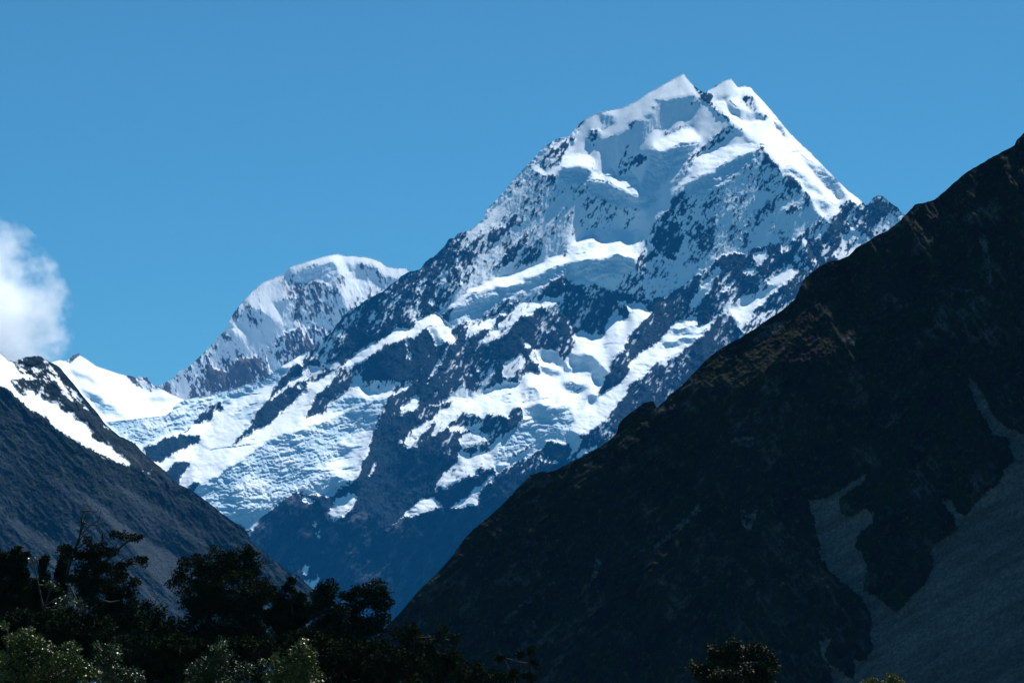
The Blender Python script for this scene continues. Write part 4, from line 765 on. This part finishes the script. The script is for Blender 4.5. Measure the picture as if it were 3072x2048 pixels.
# undergrowth that closes the gaps low down
tree('evergreen_tree', 'dark low tree between the windswept tree and the broad tree', 'tree', 205, 470,
     [(405,1830,20,12),(440,1822,24,12),(480,1830,20,10),(440,1865,72,34),(500,1890,60,50),(450,1960,130,70)], M_dark, 25, dens=1.15, group=G_D,
     dead=[[(470,1820,0),(490,1800,0),(515,1795,0)],[(460,1820,0),(470,1795,0),(480,1780,0)],[(430,1815,0),(450,1790,0),(470,1785,0)]])
tree('evergreen_tree', 'black thicket tree behind the bottom left bush', 'tree', 160, 180,
     [(60,1860,80,36),(180,1880,90,50),(280,1890,70,50),(100,1950,140,50),(280,1980,120,60)], M_dark, 26, dens=1.0, group=G_D)
tree('evergreen_tree', 'black thicket tree under the broad round-topped tree', 'tree', 150, 560,
     [(420,1960,90,50),(540,1950,90,50),(660,1960,90,50),(760,1950,80,50),(560,2030,260,40)], M_dark, 27, dens=.9, group=G_D)
tree('evergreen_tree', 'black thicket tree under the twin crowns right of the glossy pointed bush', 'tree', 155, 1060,
     [(900,1930,60,40),(1000,1960,90,50),(1110,1970,90,50),(1200,1990,80,40),(1040,2040,240,40)], M_dark, 28, dens=.9, group=G_D)
# lit broadleaf bushes
tree('green_bush', 'sunlit pale olive bush filling the bottom left corner', 'bush', 105, 110,
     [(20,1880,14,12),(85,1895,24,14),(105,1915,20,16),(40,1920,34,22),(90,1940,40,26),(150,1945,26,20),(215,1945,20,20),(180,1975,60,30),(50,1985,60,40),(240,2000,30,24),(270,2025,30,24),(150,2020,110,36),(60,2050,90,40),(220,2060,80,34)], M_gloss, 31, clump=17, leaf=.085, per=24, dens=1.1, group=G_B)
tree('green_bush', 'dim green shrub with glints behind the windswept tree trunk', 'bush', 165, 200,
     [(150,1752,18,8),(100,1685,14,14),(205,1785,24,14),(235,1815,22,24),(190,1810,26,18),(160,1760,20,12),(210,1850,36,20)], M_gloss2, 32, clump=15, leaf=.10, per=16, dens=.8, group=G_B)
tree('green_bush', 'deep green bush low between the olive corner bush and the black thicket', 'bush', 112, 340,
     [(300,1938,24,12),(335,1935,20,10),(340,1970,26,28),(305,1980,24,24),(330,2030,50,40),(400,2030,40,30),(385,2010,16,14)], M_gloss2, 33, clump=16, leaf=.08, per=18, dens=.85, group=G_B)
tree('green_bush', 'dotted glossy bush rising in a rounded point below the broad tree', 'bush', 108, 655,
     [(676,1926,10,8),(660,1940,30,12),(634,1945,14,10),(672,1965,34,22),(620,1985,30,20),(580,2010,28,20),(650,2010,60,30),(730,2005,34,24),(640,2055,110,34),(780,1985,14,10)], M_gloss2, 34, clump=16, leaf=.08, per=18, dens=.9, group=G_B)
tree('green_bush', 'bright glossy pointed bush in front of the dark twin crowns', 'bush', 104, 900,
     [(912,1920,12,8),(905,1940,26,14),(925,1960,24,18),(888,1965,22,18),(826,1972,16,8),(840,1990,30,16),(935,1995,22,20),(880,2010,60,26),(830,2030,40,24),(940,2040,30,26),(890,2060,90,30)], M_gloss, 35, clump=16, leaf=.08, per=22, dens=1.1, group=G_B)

# ------------------------------------------------------------------ air and cloud
BOX_Y = 18200.0
def box_mesh(name, x0, x1, y0, y1, z0, z1, mat):
    v = [(x, y, z) for x in (x0, x1) for y in (y0, y1) for z in (z0, z1)]
    f = [(0, 1, 3, 2), (4, 6, 7, 5), (0, 4, 5, 1), (2, 3, 7, 6), (0, 2, 6, 4), (1, 5, 7, 3)]
    return mesh_np(name, np.array(v), np.array(f), mat, None, False)
hm = bpy.data.materials.new('blue_air'); hm.use_nodes = True; n_ = hm.node_tree.nodes
n_.remove(n_['Principled BSDF']); pv = n_.new('ShaderNodeVolumePrincipled')
pv.inputs['Color'].default_value = (0.03, 0.38, 1.0, 1); pv.inputs['Density'].default_value = 1.4e-5; pv.inputs['Anisotropy'].default_value = 0.0
hm.node_tree.links.new(pv.outputs[0], n_['Material Output'].inputs['Volume'])
hz = box_mesh('haze', -9500, 9500, -500, BOX_Y, -8, 3300, hm); tag(hz, kind='stuff')

cm = bpy.data.materials.new('cloud_vapour'); cm.use_nodes = True; n_ = cm.node_tree.nodes; lk = cm.node_tree.links
n_.remove(n_['Principled BSDF']); pv = n_.new('ShaderNodeVolumePrincipled')
pv.inputs['Color'].default_value = (1, 1, 1, 1); pv.inputs['Anisotropy'].default_value = 0.3
tc = n_.new('ShaderNodeTexCoord')
nz = n_.new('ShaderNodeTexNoise'); nz.inputs['Scale'].default_value = 4.0; nz.inputs['Detail'].default_value = 8; nz.inputs['Roughness'].default_value = .68
lk.new(tc.outputs['Object'], nz.inputs['Vector'])
ln_ = n_.new('ShaderNodeVectorMath'); ln_.operation = 'LENGTH'; lk.new(tc.outputs['Object'], ln_.inputs[0])
m1 = n_.new('ShaderNodeMath'); m1.operation = 'SUBTRACT'; m1.inputs[0].default_value = 1.0; lk.new(ln_.outputs['Value'], m1.inputs[1])
m2 = n_.new('ShaderNodeMath'); m2.operation = 'MULTIPLY_ADD'; lk.new(nz.outputs[0], m2.inputs[0]); m2.inputs[1].default_value = 2.2; m2.inputs[2].default_value = -1.2
m3 = n_.new('ShaderNodeMath'); m3.operation = 'ADD'; lk.new(m1.outputs[0], m3.inputs[0]); lk.new(m2.outputs[0], m3.inputs[1])
mr = n_.new('ShaderNodeMapRange'); mr.inputs['From Min'].default_value = 0.0; mr.inputs['From Max'].default_value = 0.8; mr.inputs['To Max'].default_value = 0.013
lk.new(m3.outputs[0], mr.inputs['Value']); lk.new(mr.outputs[0], pv.inputs['Density'])
lk.new(pv.outputs[0], n_['Material Output'].inputs['Volume'])
bpy.ops.mesh.primitive_ico_sphere_add(subdivisions=4, radius=1.0)
cl = bpy.context.object; cl.name = 'cloud'; cl.data.materials.append(cm)
c = at(-240, 985, 18900.0); cl.location = c; cl.scale = (950, 600, 850)
tag(cl, 'white cumulus cloud drifting behind the left snow ridge', 'cloud', kind='stuff')
